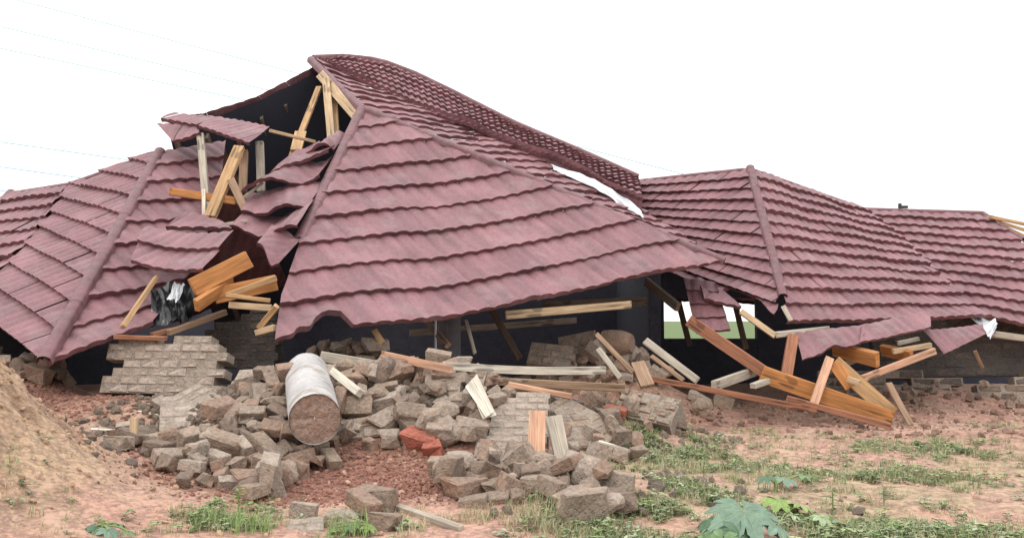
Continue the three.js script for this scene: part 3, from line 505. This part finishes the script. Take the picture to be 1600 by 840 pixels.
bw3('fallen_wall', [890, 700, 10], [955, 694, 10.2], [862, 640, 10.7], 'brownish brick slab lying flat below the long narrow slab', { bh: .13, th: .14, seed: 41, mats: [M.brick[3], M.brick[2]], shape: rag(12, .3) });
bw3('masonry_block', [955, 644, 11.4], [1046, 664, 11.0], [960, 604, 11.7], 'big mortared brick block at the end of the rubble heap', { bh: .11, bw: .2, th: .5, seed: 27, mats: [M.brick[3], M.brick[2]], cat: 'block', shape: rag(15, .1) });
bw3('masonry_block', [822, 566, 14.6], [894, 574, 14.4], [830, 538, 14.8], 'mortared chunk of two brick courses in the dim heap under the eave', { bh: .14, bw: .24, th: .3, seed: 28, mats: [M.brick[0]], cat: 'block' });
bw3('masonry_block', [92, 684, 9.7], [208, 698, 9.3], [96, 654, 10.1], 'grey lying wall slab between the sand heap and leaning wall', { bh: .14, bw: .45, th: .3, seed: 29, mats: [M.brick[0], M.brick[1]], cat: 'block', shape: rag(17, .1) });
bw3('masonry_block', [878, 572, 14.9], [938, 560, 14.8], [900, 510, 15.2], 'tilted square masonry block at the top of the dim heap', { bh: .28, bw: .7, th: .35, seed: 30, mats: [M.brick[2]], cat: 'block' });
bw3('stone_footing', [1290, 640, 17.2], [1640, 636, 17.2], [1290, 578, 17.4], 'rough brick footing wall standing under the far roofs', { bh: .15, bw: .5, th: .25, seed: 31, mats: [M.shadeToned[1], M.brick[4], M.shadeToned[1]], shape: (u, v) => v < .5 || vnoise(u * 14, v * 2 + 1) < 1 - v * .4 });  // bricks coloured dark to stand in for the eave shade
bw3('brick_wall', [1370, 590, 17.9], [1660, 585, 17.9], [1370, 500, 18.1], 'dim brick wall set back above the rough footing', { bh: .17, bw: .4, th: .2, seed: 32, mats: M.shadeToned, core: M.shadeToned[0] });
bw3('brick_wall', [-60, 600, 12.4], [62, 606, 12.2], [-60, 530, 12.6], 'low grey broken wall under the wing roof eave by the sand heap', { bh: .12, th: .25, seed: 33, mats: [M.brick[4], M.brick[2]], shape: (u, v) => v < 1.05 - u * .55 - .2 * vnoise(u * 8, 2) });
bw3('concrete_kerb', [446, 833, 6.75], [505, 826, 6.8], [448, 815, 6.9], 'grey flat concrete block lying at the front edge', { bh: .1, bw: .4, th: .2, seed: 34, mats: [M.brick[1]], cat: 'block' });
// broken chunks of several bricks still mortared together
[[690, 634, 'mortared three course chunk perched on the heap top near the white plaster strip', .5, .36, .3], [724, 606, 'chunk of mortared bricks right at the heap top behind the white plaster strip', .45, .26, .2], [560, 648, 'long mortared chunk beside the middle of the fallen column', .6, .25, -.2], [628, 630, 'flat mortared chunk in the middle of the tall heap', .62, .25, .3], [432, 632, 'mortared chunk leaning against the left flank of the column', .5, .36, -.5], [362, 664, 'mortared chunk between small pale slab and big dark chunk', .45, .25, .4], [596, 590, 'broad mortared chunk under the pinkish board end', .7, .25, .1], [785, 742, 'low mortared chunk above the front cluster', .45, .25, .2], [905, 742, 'mortared pair of bricks right of the dark grey tilted brick', .4, .25, .3], [560, 690, 'mortared chunk under the smooth rounded block', .5, .25, -.1]].forEach(([px, py, l, w, h, yaw], i) => {
  const p = onGround(px, py), x = V(Math.cos(yaw), rr(-.25, .25), Math.sin(yaw)).normalize(), y = V(rr(-.3, .3), .8, -rr(.4, 1.1)).normalize();
  p.y += .02; brickWall('masonry_chunk', p.clone().addScaledVector(x, -w / 2), p.clone().addScaledVector(x, w / 2), p.clone().addScaledVector(x, -w / 2).addScaledVector(y, h), l, { bh: .125, bw: .3, th: .22, seed: 60 + i, mats: [M.brick[i % 4], M.brick[(i + 1) % 4]], cat: 'brick chunk' });
});
{ // fallen round column
  const f = at(492, 655, 8.9), b = at(478, 580, 10.9), c = tag(group('fallen_column', scene, f), 'fallen white plastered round column lying with its brown end toward us', 'column');
  c.lookAt(b); const L = f.distanceTo(b), R0 = .258, r = mulberry(4);
  const ns = 40, nl = 16;
  mesh('shaft', grid(ns, nl, (u, v) => { const a = u * Math.PI * 2, R = R0 + .010 * (vnoise(Math.cos(a) * 3 + 9, v * 8 + Math.sin(a) * 3) - .5) - .05 * smooth(.93, 1, v); return [V(Math.cos(a) * R, Math.sin(a) * R, v * L + .012 * (vnoise(u * 30, 2, 30) - .5) * (v < .01 ? 2 : 0)), u * 1.6, v * L]; }), M.plaster, c);
  mesh('broken_end', grid(ns, 7, (u, v) => { const a = u * Math.PI * 2, R = (R0 - .004) * v; return [V(Math.cos(a) * R, Math.sin(a) * R, .022 + .03 * (vnoise(Math.cos(a) * R * 18 + 50, Math.sin(a) * R * 18 + 50) - .5)), Math.cos(a) * R, Math.sin(a) * R]; }), M.core, c);
  mesh('far_end', new THREE.CircleGeometry(R0 - .05, 30).translate(0, 0, L - .01), M.core, c);
  mesh('steel_bar', new THREE.CylinderGeometry(.008, .008, .04, 8).rotateX(Math.PI / 2).translate(.005, .01, 0), M.foil, c);
}
{ // column stub in the dim heap
  const c = tag(group('column_stub', scene, at(966, 536, 14.9)), 'short tan stub of a round column on the dim heap under the eave', 'column');
  c.rotation.set(.2, -.5, .1); const R0 = .22;
  mesh('shaft', grid(28, 8, (u, v) => { const a = u * Math.PI * 2, R = R0 - .07 * Math.pow(v, 4) + .02 * (vnoise(u * 6, v * 5, 6) - .5); return [V(v * .5 - .25, Math.sin(a) * R, Math.cos(a) * R), u * 1.4, v * .5]; }), clay([.33, .23, .165]), c);
  for (const e of [-.25, .25]) mesh('broken_end', new THREE.CircleGeometry(e < 0 ? R0 - .005 : R0 - .075, 24).rotateY(Math.PI / 2).translate(e * .99, 0, 0), M.core, c);
}

// loose bricks, one object each
const taken = [], autoBricks = [];
function addBrick(p, label, grp, o = {}) {
  const gi = o.g ?? (rnd() < .2 ? 17 + Math.floor(rnd() * 5) : Math.floor(Math.pow(rnd(), 1.15) * 17)), m = mesh(o.name || 'loose_brick', brickGeos[gi], o.m || pick(M.brick), scene), s = o.s || rr(.82, 1.16), e = .12;
  const n = V(height(p.x - e, p.z) - height(p.x + e, p.z), 2 * e, height(p.x, p.z - e) - height(p.x, p.z + e)).normalize();
  m.scale.setScalar(s); m.quaternion.setFromUnitVectors(V(0, 1, 0), n); m.rotateY(o.yaw ?? rr(0, Math.PI * 2));
  let pose = 'lying flat'; if (!o.flat) { const q = rnd(); if (q < .27) { m.rotateX(Math.PI / 2 + rr(-.35, .35)); pose = 'set on edge'; } else if (q < .46) { m.rotateZ(rr(.5, 1.5)); pose = 'standing tilted'; } else { const a = rr(-.45, .45), b = rr(-.45, .45); m.rotateX(a); m.rotateZ(b); pose = Math.hypot(a, b) > .3 ? 'lying askew' : 'lying flat'; } }
  m.position.copy(p).addScaledVector(n, (o.lift ?? .045) * s); taken.push(m.position.clone()); if (o.auto) autoBricks.push({ m, gi, pose: o.pose || pose, place: label }); return tag(m, label, 'brick', grp);
}
const inside = (P, x, y) => { let c = false; for (let i = 0, j = P.length - 1; i < P.length; j = i++) if ((P[i][1] > y) !== (P[j][1] > y) && x < (P[j][0] - P[i][0]) * (y - P[i][1]) / (P[j][1] - P[i][1]) + P[i][0]) c = !c; return c; };
function heap(poly, n, minD, label, grp, o = {}) {
  const xs = poly.map(p => p[0]), ys = poly.map(p => p[1]); let k = 0;
  for (let i = 0; i < n * 60 && k < n; i++) {
    const x = rr(Math.min(...xs), Math.max(...xs)), y = rr(Math.min(...ys), Math.max(...ys)); if (!inside(poly, x, y)) continue;
    const p = onGround(x, y); if (p.z < -19 || (o.min && p.z > -o.min) || taken.some(q => Math.hypot(q.x - p.x, (q.y - p.y) * .8, q.z - p.z) < minD)) continue;
    const c = o; addBrick(p, label, grp, { ...c, auto: true, lift: rr(.02, .12) + (rnd() < .25 ? .09 : 0) + (c.lift || 0) }); k++;
  }
}
// bricks that stand out in the photograph
for (const [x, y, g, label, m] of [
  [432, 745, 0, 'brown brick standing on end at the front of the heap left of the red hollow', M.brick[5]], [395, 765, 14, 'large tilted brick lowest in front of the heap', M.brick[5]],
  [262, 728, 2, 'light brick lying at the front tip of the heap by the pink soil', M.brick[0]], [246, 712, 3, 'upright dark brick left of the light brick at the heap tip', M.brick[4]],
  [336, 728, 1, 'slim brick leaning like a tongue in front of the heap', M.brick[1]], [355, 703, 15, 'big dark chunk of brickwork in front of the column', M.brick[3]],
  [408, 706, 4, 'flat brick lying under the end of the fallen column', M.brick[3]], [725, 778, 14, 'square brown block alone at the edge of the red hollow', M.brick[5]],
  [838, 738, 5, 'dark grey brick tilted at the foot of the upright pine board', M.brick[4]], [608, 668, 14, 'smooth rounded block in the heap right of the column', M.brick[0]],
  [612, 694, 7, 'small brick tucked under the smooth rounded block', M.brick[0]], [660, 696, 15, 'red brick chunk at the upper edge of the red hollow', M.redBrick], [680, 712, 8, 'dull red brick piece just below the red chunk', M.redBrick],
  [962, 652, 1, 'bright red brick by the big mortared block', M.redBrick], [1088, 630, 14, 'pale faced block at the right end of the rubble heap', M.brick[1]], [1130, 638, 16, 'round broken brick lump standing apart beyond the pale faced block', M.brick[3]],
  [845, 770, 6, 'flat brick lying level in the front right cluster', M.brick[0]], [968, 722, 7, 'squarish brick half hidden by weeds right of the heap', M.brick[0]], [1000, 718, 8, 'small brick farthest right in the weeds', M.brick[2]],
  [600, 828, 9, 'half brick at the front edge beside the flat plank', M.brick[2]], [590, 800, 16, 'rough grey brick lump next to the flat front plank', M.brick[2]], [284, 762, 12, 'small lone clod-like brick bat on the pink soil', M.brick[4]]])
  addBrick(onGround(x, y), label, 'bricks that stand apart', { g, m, flat: true, s: 1.12, yaw: rr(-.7, .7), lift: .07 });
heap([[230, 700], [300, 690], [360, 640], [400, 570], [445, 560], [450, 640], [455, 690], [520, 730], [480, 745], [400, 790], [330, 765], [250, 735]], 66, .175, 'loose grey brown brick in the heap left of the fallen column', 'bricks left of the column');
heap([[515, 590], [600, 575], [730, 570], [830, 610], [760, 640], [735, 700], [690, 705], [620, 700], [540, 710], [505, 700]], 84, .165, 'loose grey brown brick in the tall heap between the column and upright board', 'bricks right of the column');
heap([[690, 735], [760, 720], [860, 728], [990, 770], [1002, 808], [900, 828], [870, 790], [760, 795], [700, 790]], 48, .17, 'loose brown brick in the low front cluster beside the grass', 'bricks in the front cluster');
heap([[860, 600], [960, 610], [1060, 650], [1140, 645], [1000, 700], [960, 715], [900, 720], [870, 690]], 26, .18, 'loose brick at the end of the heap near the long red boards', 'bricks at the heap end');
heap([[745, 560], [830, 530], [960, 512], [1010, 530], [1040, 600], [900, 600], [760, 590]], 34, .2, 'dusty brick in the dim heap under the tall eave', 'bricks under the eave');
heap([[440, 528], [640, 530], [645, 570], [520, 560], [445, 575]], 24, .18, 'brick at the back of the heap close under the eave corner', 'bricks behind the column');
heap([[-10, 545], [50, 560], [110, 590], [160, 575], [150, 610], [60, 600], [0, 600]], 16, .2, 'grey brick tumbled under the wing roof eave', 'bricks under the wing eave', { min: 10.2 });
heap([[1330, 610], [1600, 600], [1610, 640], [1420, 632]], 26, .22, 'small stone among the debris at the foot of the far footing', 'debris at the footing', { name: 'rubble_stone', g: 12 });
heap([[450, 800], [620, 790], [640, 835], [450, 835]], 3, .2, 'brick lying at the front by the grass tufts', 'bricks at the front');
heap([[140, 690], [240, 690], [250, 705], [160, 700]], 6, .15, 'brick by the lying wall slab near the sand heap', 'bricks near the sand');

{ // single out every brick: its tone, size and pose, and how near it lies to something one can find
  const marks = [[492, 660, 'fallen column end'], [838, 690, 'upright pine board'], [350, 815, 'tall bright grass tuft'], [250, 640, 'leaning pale wall'], [820, 582, 'long white board'], [790, 665, 'tilted pale slab'], [670, 812, 'flat front plank'], [1000, 645, 'big mortared block'], [752, 625, 'white plaster strip'], [660, 696, 'red brick chunk'], [540, 568, 'grey fascia board'], [650, 566, 'pinkish board end'], [540, 600, 'white trim piece'], [908, 545, 'square masonry block'], [965, 536, 'tan column stub'], [725, 778, 'square brown block'], [290, 690, 'mortar faced slab'], [930, 665, 'long narrow slab'], [432, 745, 'brown upright brick'], [40, 570, 'low broken wall'], [838, 738, 'dark tilted brick'], [1010, 800, 'front cluster grass'], [440, 530, 'tall roof corner'], [130, 680, 'grey lying slab'], [1424, 664, 'thin brown stick'], [1580, 618, 'green footing weed'], [1500, 630, 'far footing'], [1370, 640, 'heavy beam end']].map(([x, y, n]) => [onGround(x, y), n]);
  const tones = ['grey brown', 'pale grey', 'brown', 'tan brown', 'dark', 'ruddy'], ord = ['closest', 'second closest', 'third closest', 'fourth closest', 'fifth closest', 'sixth closest', 'seventh closest', 'eighth closest', 'ninth closest'], by = {};
  for (const b of autoBricks) {
    let best = null; for (const [p, n] of marks) { const d = p.distanceTo(b.m.position); if (!best || d < best[0]) best = [d, p, n]; }
    const dx = b.m.position.x - best[1].x, dz = b.m.position.z - best[1].z, side = Math.abs(dx) > Math.abs(dz) ? (dx < 0 ? 'left of' : 'right of') : (dz < 0 ? 'behind' : 'in front of');
    const size = b.gi < 7 ? 'whole' : b.gi < 11 ? 'half' : b.gi < 14 ? 'broken' : b.gi < 17 ? 'thick' : 'lump', tone = tones[M.brick.indexOf(b.m.material)];
    (by[[tone, size, b.pose, side, best[2]]] ??= []).push([best[0], b.m, `${tone} ${b.gi > 16 ? 'mortar lump' : size + (b.m.name.startsWith('rubble') ? ' stone' : ' brick')} ${b.pose} ${side} the ${best[2]}`]);
  }
  for (const l of Object.values(by)) { l.sort((a, b) => a[0] - b[0]); l.forEach(([, m, t], i) => { m.userData.label = l.length > 1 ? `${t}, ${ord[i] || 'farthest of its kind'}` : t; }); }
}
// small crumbs of brick and soil: nobody could count them
function crumbs(name, label, n, m, sizes, where) {
  const geos = []; const r = mulberry(31); for (let i = 0; i < 3; i++) { const g = new THREE.IcosahedronGeometry(1, 0), p = g.attributes.position; for (let k = 0; k < p.count; k++) { const f = .75 + .5 * vnoise(p.getX(k) * 2 + i * 9 + 20, p.getY(k) * 2 + p.getZ(k) * 3 + 20); p.setXYZ(k, p.getX(k) * f, p.getY(k) * f * .75, p.getZ(k) * f); } geos.push(boxUV(g)); }
  const inst = new THREE.InstancedMesh(geos[0], m, n), M4 = new THREE.Matrix4(), q = new THREE.Quaternion(), c = new THREE.Color(); let k = 0;
  for (let i = 0; i < n * 30 && k < n; i++) { const p = where(); if (!p) continue; const s = lerp(sizes[0], sizes[1], Math.pow(rnd(), 2.5)); q.setFromEuler(new THREE.Euler(rr(0, 6), rr(0, 6), rr(0, 6))); p.y += s * .25; inst.setMatrixAt(k, M4.compose(p, q, V(s, s * rr(.6, 1), s * rr(.7, 1.2)))); const t = rr(.8, 1.15); inst.setColorAt(k, c.setRGB(t, t * rr(.95, 1.03), t * rr(.93, 1.04))); k++; }
  inst.count = k; inst.name = name; inst.castShadow = inst.receiveShadow = true; scene.add(inst); tag(inst, label, 'rubble', null, 'stuff');
}
const surf = (x, z) => V(x, height(x, z), z);
crumbs('soil_clods', 'crumbly red soil clods in the hollows of the rubble', 9000, mat([.30, .15, .112], { map: clayMap }), [.006, .034], () => { const x = rr(-6.5, 1.2), z = rr(-12, -7.6); const w = hump([-1.2, -9.0, 1.15, 1.2, 1.1], x, z) + hump([-5.6, -10.9, 1.1, 1.2, 1], x, z) + hump([-2.6, -9.0, .7, 1.2, 1], x, z); return rnd() < w ? surf(x, z) : null; });
crumbs('brick_crumbs', 'grey brown brick crumbs scattered through the rubble', 5200, M.brick[0], [.012, .085], () => { const x = rr(-5.5, 3), z = rr(-13, -7.2); let w = -hump([-1.2, -8.9, 1.2, 1.1, .9], x, z) - hump([-5.6, -10.9, .9, 1.2, 1], x, z); for (const i of [1, 2, 3, 4, 5, 6]) w += hump(HUMPS[i], x, z); return rnd() < w * 1.6 + .01 ? surf(x, z) : null; });
crumbs('sand_lumps', 'sandy lumps on the sand heap', 1800, mat([.52, .36, .24], { map: clayMap }), [.008, .04], () => { const x = rr(-7, -1.5), z = rr(-10, -5); return rnd() < hump(HUMPS[0], x, z) * .7 + .1 ? surf(x, z) : null; });
crumbs('yard_gravel', 'small stones and clods strewn over the bare yard', 4200, mat([.50, .34, .26], { map: clayMap }), [.008, .038], () => { const x = rr(-3, 10), z = -lerp(6, 17, Math.pow(rnd(), .8)); return fbm(x * 1.2, z * 1.2, 3, 4096, 30) > .45 ? surf(x, z) : null; });
crumbs('splinter_debris', 'dark chips of debris on the ground before the right wreck', 500, mat([.26, .16, .12], { map: clayMap }), [.02, .09], () => surf(rr(2.2, 9), -rr(12.2, 17)));

// ---------------------------------------------------------------- vegetation
function blade(h, w, lean, yaw, x, z) { const p = [], n = 3; for (let i = 0; i <= n; i++) { const t = i / n, ww = w * (1 - t * .92), d = lean * t * t, c = Math.cos(yaw), s = Math.sin(yaw); for (const k of [-1, 1]) p.push(x + c * d - s * k * ww / 2, h * t * (1 - .25 * lean / h * t), z + s * d + c * k * ww / 2); } const ix = []; for (let i = 0; i < n; i++) ix.push(i * 2, i * 2 + 1, i * 2 + 3, i * 2, i * 2 + 3, i * 2 + 2); const g = new THREE.BufferGeometry(); g.setAttribute('position', new THREE.Float32BufferAttribute(p, 3)); g.setIndex(ix); g.computeVertexNormals(); return g; }
function leafSheet(len, w, x, y, z, yaw, drop) { const g = grid(2, 4, (u, v) => { const a = Math.sin(Math.pow(v, .8) * Math.PI) * w * (u - .5), r = v * len; return [V(x + Math.cos(yaw) * r - Math.sin(yaw) * a, y + v * .3 * len - drop * v * v + Math.abs(u - .5) * w * .3, z + Math.sin(yaw) * r + Math.cos(yaw) * a), u, v]; }); g.deleteAttribute('uv'); return g; }
const grassMat = mat([1, 1, 1], { roughness: .8 }), tuftGeos = [];
{ const r = mulberry(61); const R = (a, b) => a + (b - a) * r();
  for (let i = 0; i < 3; i++) { const b = []; for (let k = 0; k < 13; k++) b.push(blade(R(.05, .13), R(.004, .008), R(.02, .09), R(0, 6.3), R(-.05, .05), R(-.05, .05))); tuftGeos.push(mergeGeometries(b)); }
  for (let i = 0; i < 2; i++) { const b = []; for (let k = 0; k < 12; k++) b.push(leafSheet(R(.03, .075), R(.018, .036), R(-.05, .05), R(.0, .05), R(-.05, .05), R(0, 6.3), R(0, .03))); tuftGeos.push(mergeGeometries(b)); } }
function scatter(name, label, geo, n, cols, sz, where) {
  const inst = new THREE.InstancedMesh(geo, grassMat, n), M4 = new THREE.Matrix4(), q = new THREE.Quaternion(), c = new THREE.Color(); let k = 0;
  for (let i = 0; i < n * 40 && k < n; i++) { const p = where(); if (!p) continue; const s = rr(...sz); q.setFromAxisAngle(V(0, 1, 0), rr(0, 6.3)); inst.setMatrixAt(k, M4.compose(p, q, V(s, s * rr(.7, 1.3), s))); const a = pick(cols), t = rr(.75, 1.25); inst.setColorAt(k, c.setRGB(a[0] * t, a[1] * t, a[2] * t)); k++; }
  inst.count = k; inst.name = name; inst.castShadow = inst.receiveShadow = true; scene.add(inst); tag(inst, label, 'grass', null, 'stuff');
}
const GREEN = [[.17, .24, .09], [.22, .28, .12], [.28, .32, .17], [.15, .21, .085]], DRY = [[.38, .34, .20], [.33, .30, .17], [.43, .37, .24]];
const patch = (list) => { const P = list.map(([px, py, rx, rz, w]) => { const p = onGround(px, py); return [p.x, p.z, w, rx, rz]; }); return (x, z) => P.reduce((a, p) => a + hump(p, x, z), 0); };
const lushAt = patch([[1010, 700, .7, .8, 1], [1060, 710, .6, .6, .8], [1150, 720, .9, .7, .5], [930, 830, .6, .4, 1.2], [1000, 800, .5, .7, 1], [1090, 800, .7, .7, 1], [1250, 830, 1.1, .5, 1], [1400, 836, 1.2, .3, .8], [1370, 745, .9, .7, .55], [1480, 705, 1.2, .7, .55], [1010, 760, .5, .7, .7], [350, 815, .32, .35, 1.4], [540, 825, .35, .25, 1], [1570, 610, .4, .5, .3], [20, 760, .5, .5, .35], [1560, 838, .5, .2, .5], [120, 660, .3, .4, .5]]);
const field = (f, m = .0) => () => { const x = rr(-4.2, 7.5), z = -rr(5.9, 14), w = f(x, z) * smooth(.3, .75, fbm(x * 2.6 + 5, z * 2.6, 3, 4096, 33)) + m * smooth(.55, .75, fbm(x * 1.4 + 50, z * 1.4, 3, 4096, 34)) * smooth(0, 1.5, x); return rnd() < w ? surf(x, z) : null; };
scatter('grass', 'sparse green grass tufts in the yard', tuftGeos[0], 1900, GREEN.concat(DRY), [.5, 1.15], field(lushAt, .05));
scatter('short_grass', 'short yellowing grass over the bare soil', tuftGeos[1], 2600, GREEN.concat(DRY, DRY, DRY), [.35, .8], field(lushAt, .45));
scatter('weeds', 'low leafy weeds mixed with the grass', tuftGeos[3], 900, GREEN, [.6, 1.3], field(lushAt, .04));
scatter('creeping_weeds', 'creeping pale weeds in the yard', tuftGeos[4], 600, [[.27, .31, .19], [.23, .29, .15]], [.5, 1.1], field(lushAt, .03));
scatter('dry_grass', 'dry straw in front of the brick cluster', tuftGeos[2], 700, DRY, [.5, 1.2], field(patch([[860, 815, .8, .4, 1], [760, 810, .5, .3, .8], [1050, 740, .6, .6, .4]])));

function lobedLeaf(R, lobes, parent, m) {                      // palmate leaf in xz with its stalk at the origin: toothed lobes, blade raised between the veins
  const nA = lobes * 12, nR = 8, p = [], ix = [], uv = [], span = 2.9;
  const yAt = (a, r, d) => .09 * R * d * Math.sin(Math.min(1, r) * 2.6) + .05 * R * Math.sin(a * 1.7 + R * 40) * r - .30 * R * r * r;
  const lenAt = (a, d) => R * (.60 + .40 * Math.pow(1 - d, .7)) * (1 - .25 * Math.pow(Math.abs(a) / span, 2)) * (.93 + .14 * vnoise(a * 2 + R * 90, 4));
  for (let j = 0; j <= nR; j++) for (let i = 0; i <= nA; i++) {
    const a = lerp(-span, span, i / nA), d = Math.abs((i / nA * lobes) % 1 - .5) * 2, len = lenAt(a, d) * (i % 2 ? 1 : 1 - .07 * (j / nR) ** 3), r = len * j / nR;
    p.push(Math.sin(a) * r, yAt(a, r / R, d), Math.cos(a) * r); uv.push(Math.sin(a) * r * 3, Math.cos(a) * r * 3);
  }
  for (let j = 0; j < nR; j++) for (let i = 0; i < nA; i++) { const q = j * (nA + 1) + i; ix.push(q, q + 1, q + nA + 2, q, q + nA + 2, q + nA + 1); }
  const g = new THREE.BufferGeometry(); g.setAttribute('position', new THREE.Float32BufferAttribute(p, 3)); g.setAttribute('uv', new THREE.Float32BufferAttribute(uv, 2)); g.setIndex(ix); g.computeVertexNormals();
  const leaf = mesh('leaf', g, m, parent), veins = [];
  for (let k = 0; k < lobes; k++) { const a = lerp(-span, span, (k + .5) / lobes), q = []; for (let j = 0; j <= 5; j++) { const r = lenAt(a, 0) * .95 * j / 5; q.push(V(Math.sin(a) * r, yAt(a, r / R, 0) + .002, Math.cos(a) * r)); } veins.push(new THREE.TubeGeometry(new THREE.CatmullRomCurve3(q), 6, R * .009, 4)); }
  mesh('veins', mergeGeometries(veins), LM.vein, leaf); return leaf;
}
const leafMap = tex(256, (u, v) => { const a = fbm(u * 5, v * 5, 4, 5, 40), b = fbm(u * 24, v * 24, 3, 24, 44), g = .78 + .24 * a + .2 * (b - .5); return [g, g, g * .96]; }, true);
const leafMat = c => new THREE.MeshPhysicalMaterial({ color: lin(...c), map: leafMap, roughness: .5, side: THREE.DoubleSide, transmission: 0 });
const LM = { vein: leafMat([.30, .38, .26]), blue: leafMat([.155, .25, .185]), deep: leafMat([.075, .16, .09]), lime: leafMat([.22, .34, .07]), pale: leafMat([.33, .42, .25]), mid: leafMat([.13, .23, .09]) };
function broadPlant(px, py, leaves, label) {                   // leaves: [px, py, depth offset, radius, material, yaw, tilt]
  const base = onGround(px, py), g = tag(group('broadleaf_plant', scene, base), label, 'plant', null);
  const hub = V(0, .06, 0); mesh('stem', new THREE.CylinderGeometry(.012, .018, .14, 8).translate(0, .04, 0), M.stem, g);
  leaves.forEach(([x, y, dd, R, m, yaw, tilt], i) => {
    const p = at(x, y, -base.z + dd).sub(base), leaf = lobedLeaf(R, R > .18 ? 9 : 7, g, LM[m]); leaf.position.copy(p); leaf.rotation.set(tilt, yaw, 0, 'YXZ');
    mesh('stalk', new THREE.TubeGeometry(new THREE.QuadraticBezierCurve3(hub, V(p.x * .4, Math.max(p.y, .1) * .9, p.z * .4), p), 8, .007, 6), M.stem, g);
  });
  return g;
}
broadPlant(1170, 838, [[1163, 798, -.1, .33, 'blue', .15, .38], [1118, 816, .1, .21, 'deep', -1.0, .5], [1158, 836, -.3, .2, 'deep', .3, .9], [1096, 836, -.1, .17, 'mid', -1.6, .6], [1212, 822, -.2, .16, 'blue', 1.2, .5], [1130, 842, -.5, .16, 'mid', -.5, .6]], 'large blue green lobed plant at the bottom edge of the yard');
broadPlant(1232, 812, [[1216, 782, .1, .2, 'lime', .9, .2], [1250, 790, .0, .14, 'lime', 1.8, .3], [1215, 824, -.4, .1, 'pale', .4, .3], [1240, 805, -.2, .09, 'pale', 1.4, .3]], 'bright lime lobed plant just behind the large blue green one');
broadPlant(1212, 768, [[1198, 746, 0, .11, 'deep', -1.0, .15], [1226, 747, .1, .14, 'blue', .8, .15], [1252, 742, .2, .12, 'mid', 1.4, .1]], 'small dark umbrella shaped seedling behind the lime plant');
broadPlant(1300, 830, [[1285, 808, 0, .11, 'pale', .6, .3], [1312, 816, 0, .12, 'blue', 1.6, .4], [1325, 822, -.1, .09, 'mid', 2.2, .5]], 'pale leafed plant right of the large blue green one');
broadPlant(160, 838, [[150, 822, 0, .09, 'deep', .2, .4], [168, 828, -.1, .1, 'blue', 1.2, .4], [200, 830, 0, .07, 'mid', 1.6, .3], [182, 818, .1, .08, 'deep', 2.6, .3]], 'small dark green plant at the foot of the sand heap');
broadPlant(560, 836, [[548, 820, 0, .08, 'mid', -.6, .3], [575, 822, 0, .08, 'lime', .8, .3], [560, 812, .1, .07, 'mid', 2, .2], [520, 826, 0, .07, 'lime', -1.2, .3]], 'small leafy plant by the flat front plank');
function leafyWeed(px, py, label, h = .22, n = 9, m = 'mid') { const b = onGround(px, py), g = tag(group('leafy_weed', scene, b), label, 'weed'); mesh('stem', new THREE.CylinderGeometry(.004, .006, h, 6).translate(0, h / 2, 0), M.stem, g); for (let i = 0; i < n; i++) { const t = .25 + .75 * i / n; mesh('leaf', leafSheet(rr(.05, .1), rr(.025, .045), 0, h * t, 0, i * 2.4, .02), LM[m], g); } }
leafyWeed(1302, 800, 'upright weed near the pale leafed plant', .2); leafyWeed(1382, 790, 'upright weed alone on the open soil to the right', .16); leafyWeed(1135, 716, 'short brownish weed behind the weeds patch', .12, 6); leafyWeed(1100, 745, 'thin weed above the large blue green plant', .12, 7); leafyWeed(372, 800, 'weed rising out of the front grass tuft', .2, 9, 'lime'); leafyWeed(1580, 618, 'green weed among the footing debris', .3, 10);
// tall grass at the front left
for (const [x, y, l] of [[345, 826, 'tall bright grass tuft at the front left of the rubble'], [545, 836, 'grass tuft between the concrete block and flat plank'], [395, 832, 'grass tuft right of the tall bright one']]) {
  const b = onGround(x, y), bl = []; for (let i = 0; i < 110; i++) bl.push(blade(rr(.08, .24), rr(.005, .009), rr(.02, .14), rr(0, 6.3), rr(-.16, .16), rr(-.1, .1)));
  const m = mesh('grass_tuft', mergeGeometries(bl), mat([.22, .31, .11], { roughness: .8 }), scene); m.position.copy(b); tag(m, l, 'grass tuft');
}
// ---------------------------------------------------------------- power lines far behind the house
for (const [a, b, l] of [[[-700, -190], [1500, 384], 'uppermost power line wire crossing the white sky'], [[-700, -125], [900, 254], 'second power line wire from the top'], [[-700, -73], [900, 265], 'third power line wire from the top'], [[-700, 122], [700, 320], 'fourth power line wire lower in the sky'], [[-700, 163], [600, 343], 'fifth power line wire low over the wing roof'], [[-700, 203], [500, 364], 'lowest power line wire just above the wing roof']]) {
  const p = at(...a, 60), q = at(...b, 72), c = p.clone().lerp(q, .5).add(V(0, -.05, 0)); tag(mesh('power_line', new THREE.TubeGeometry(new THREE.QuadraticBezierCurve3(p, c, q), 40, .034, 6), M.wire, scene), l, 'wire', 'power line wires');
}
renderer.render(scene, camera);
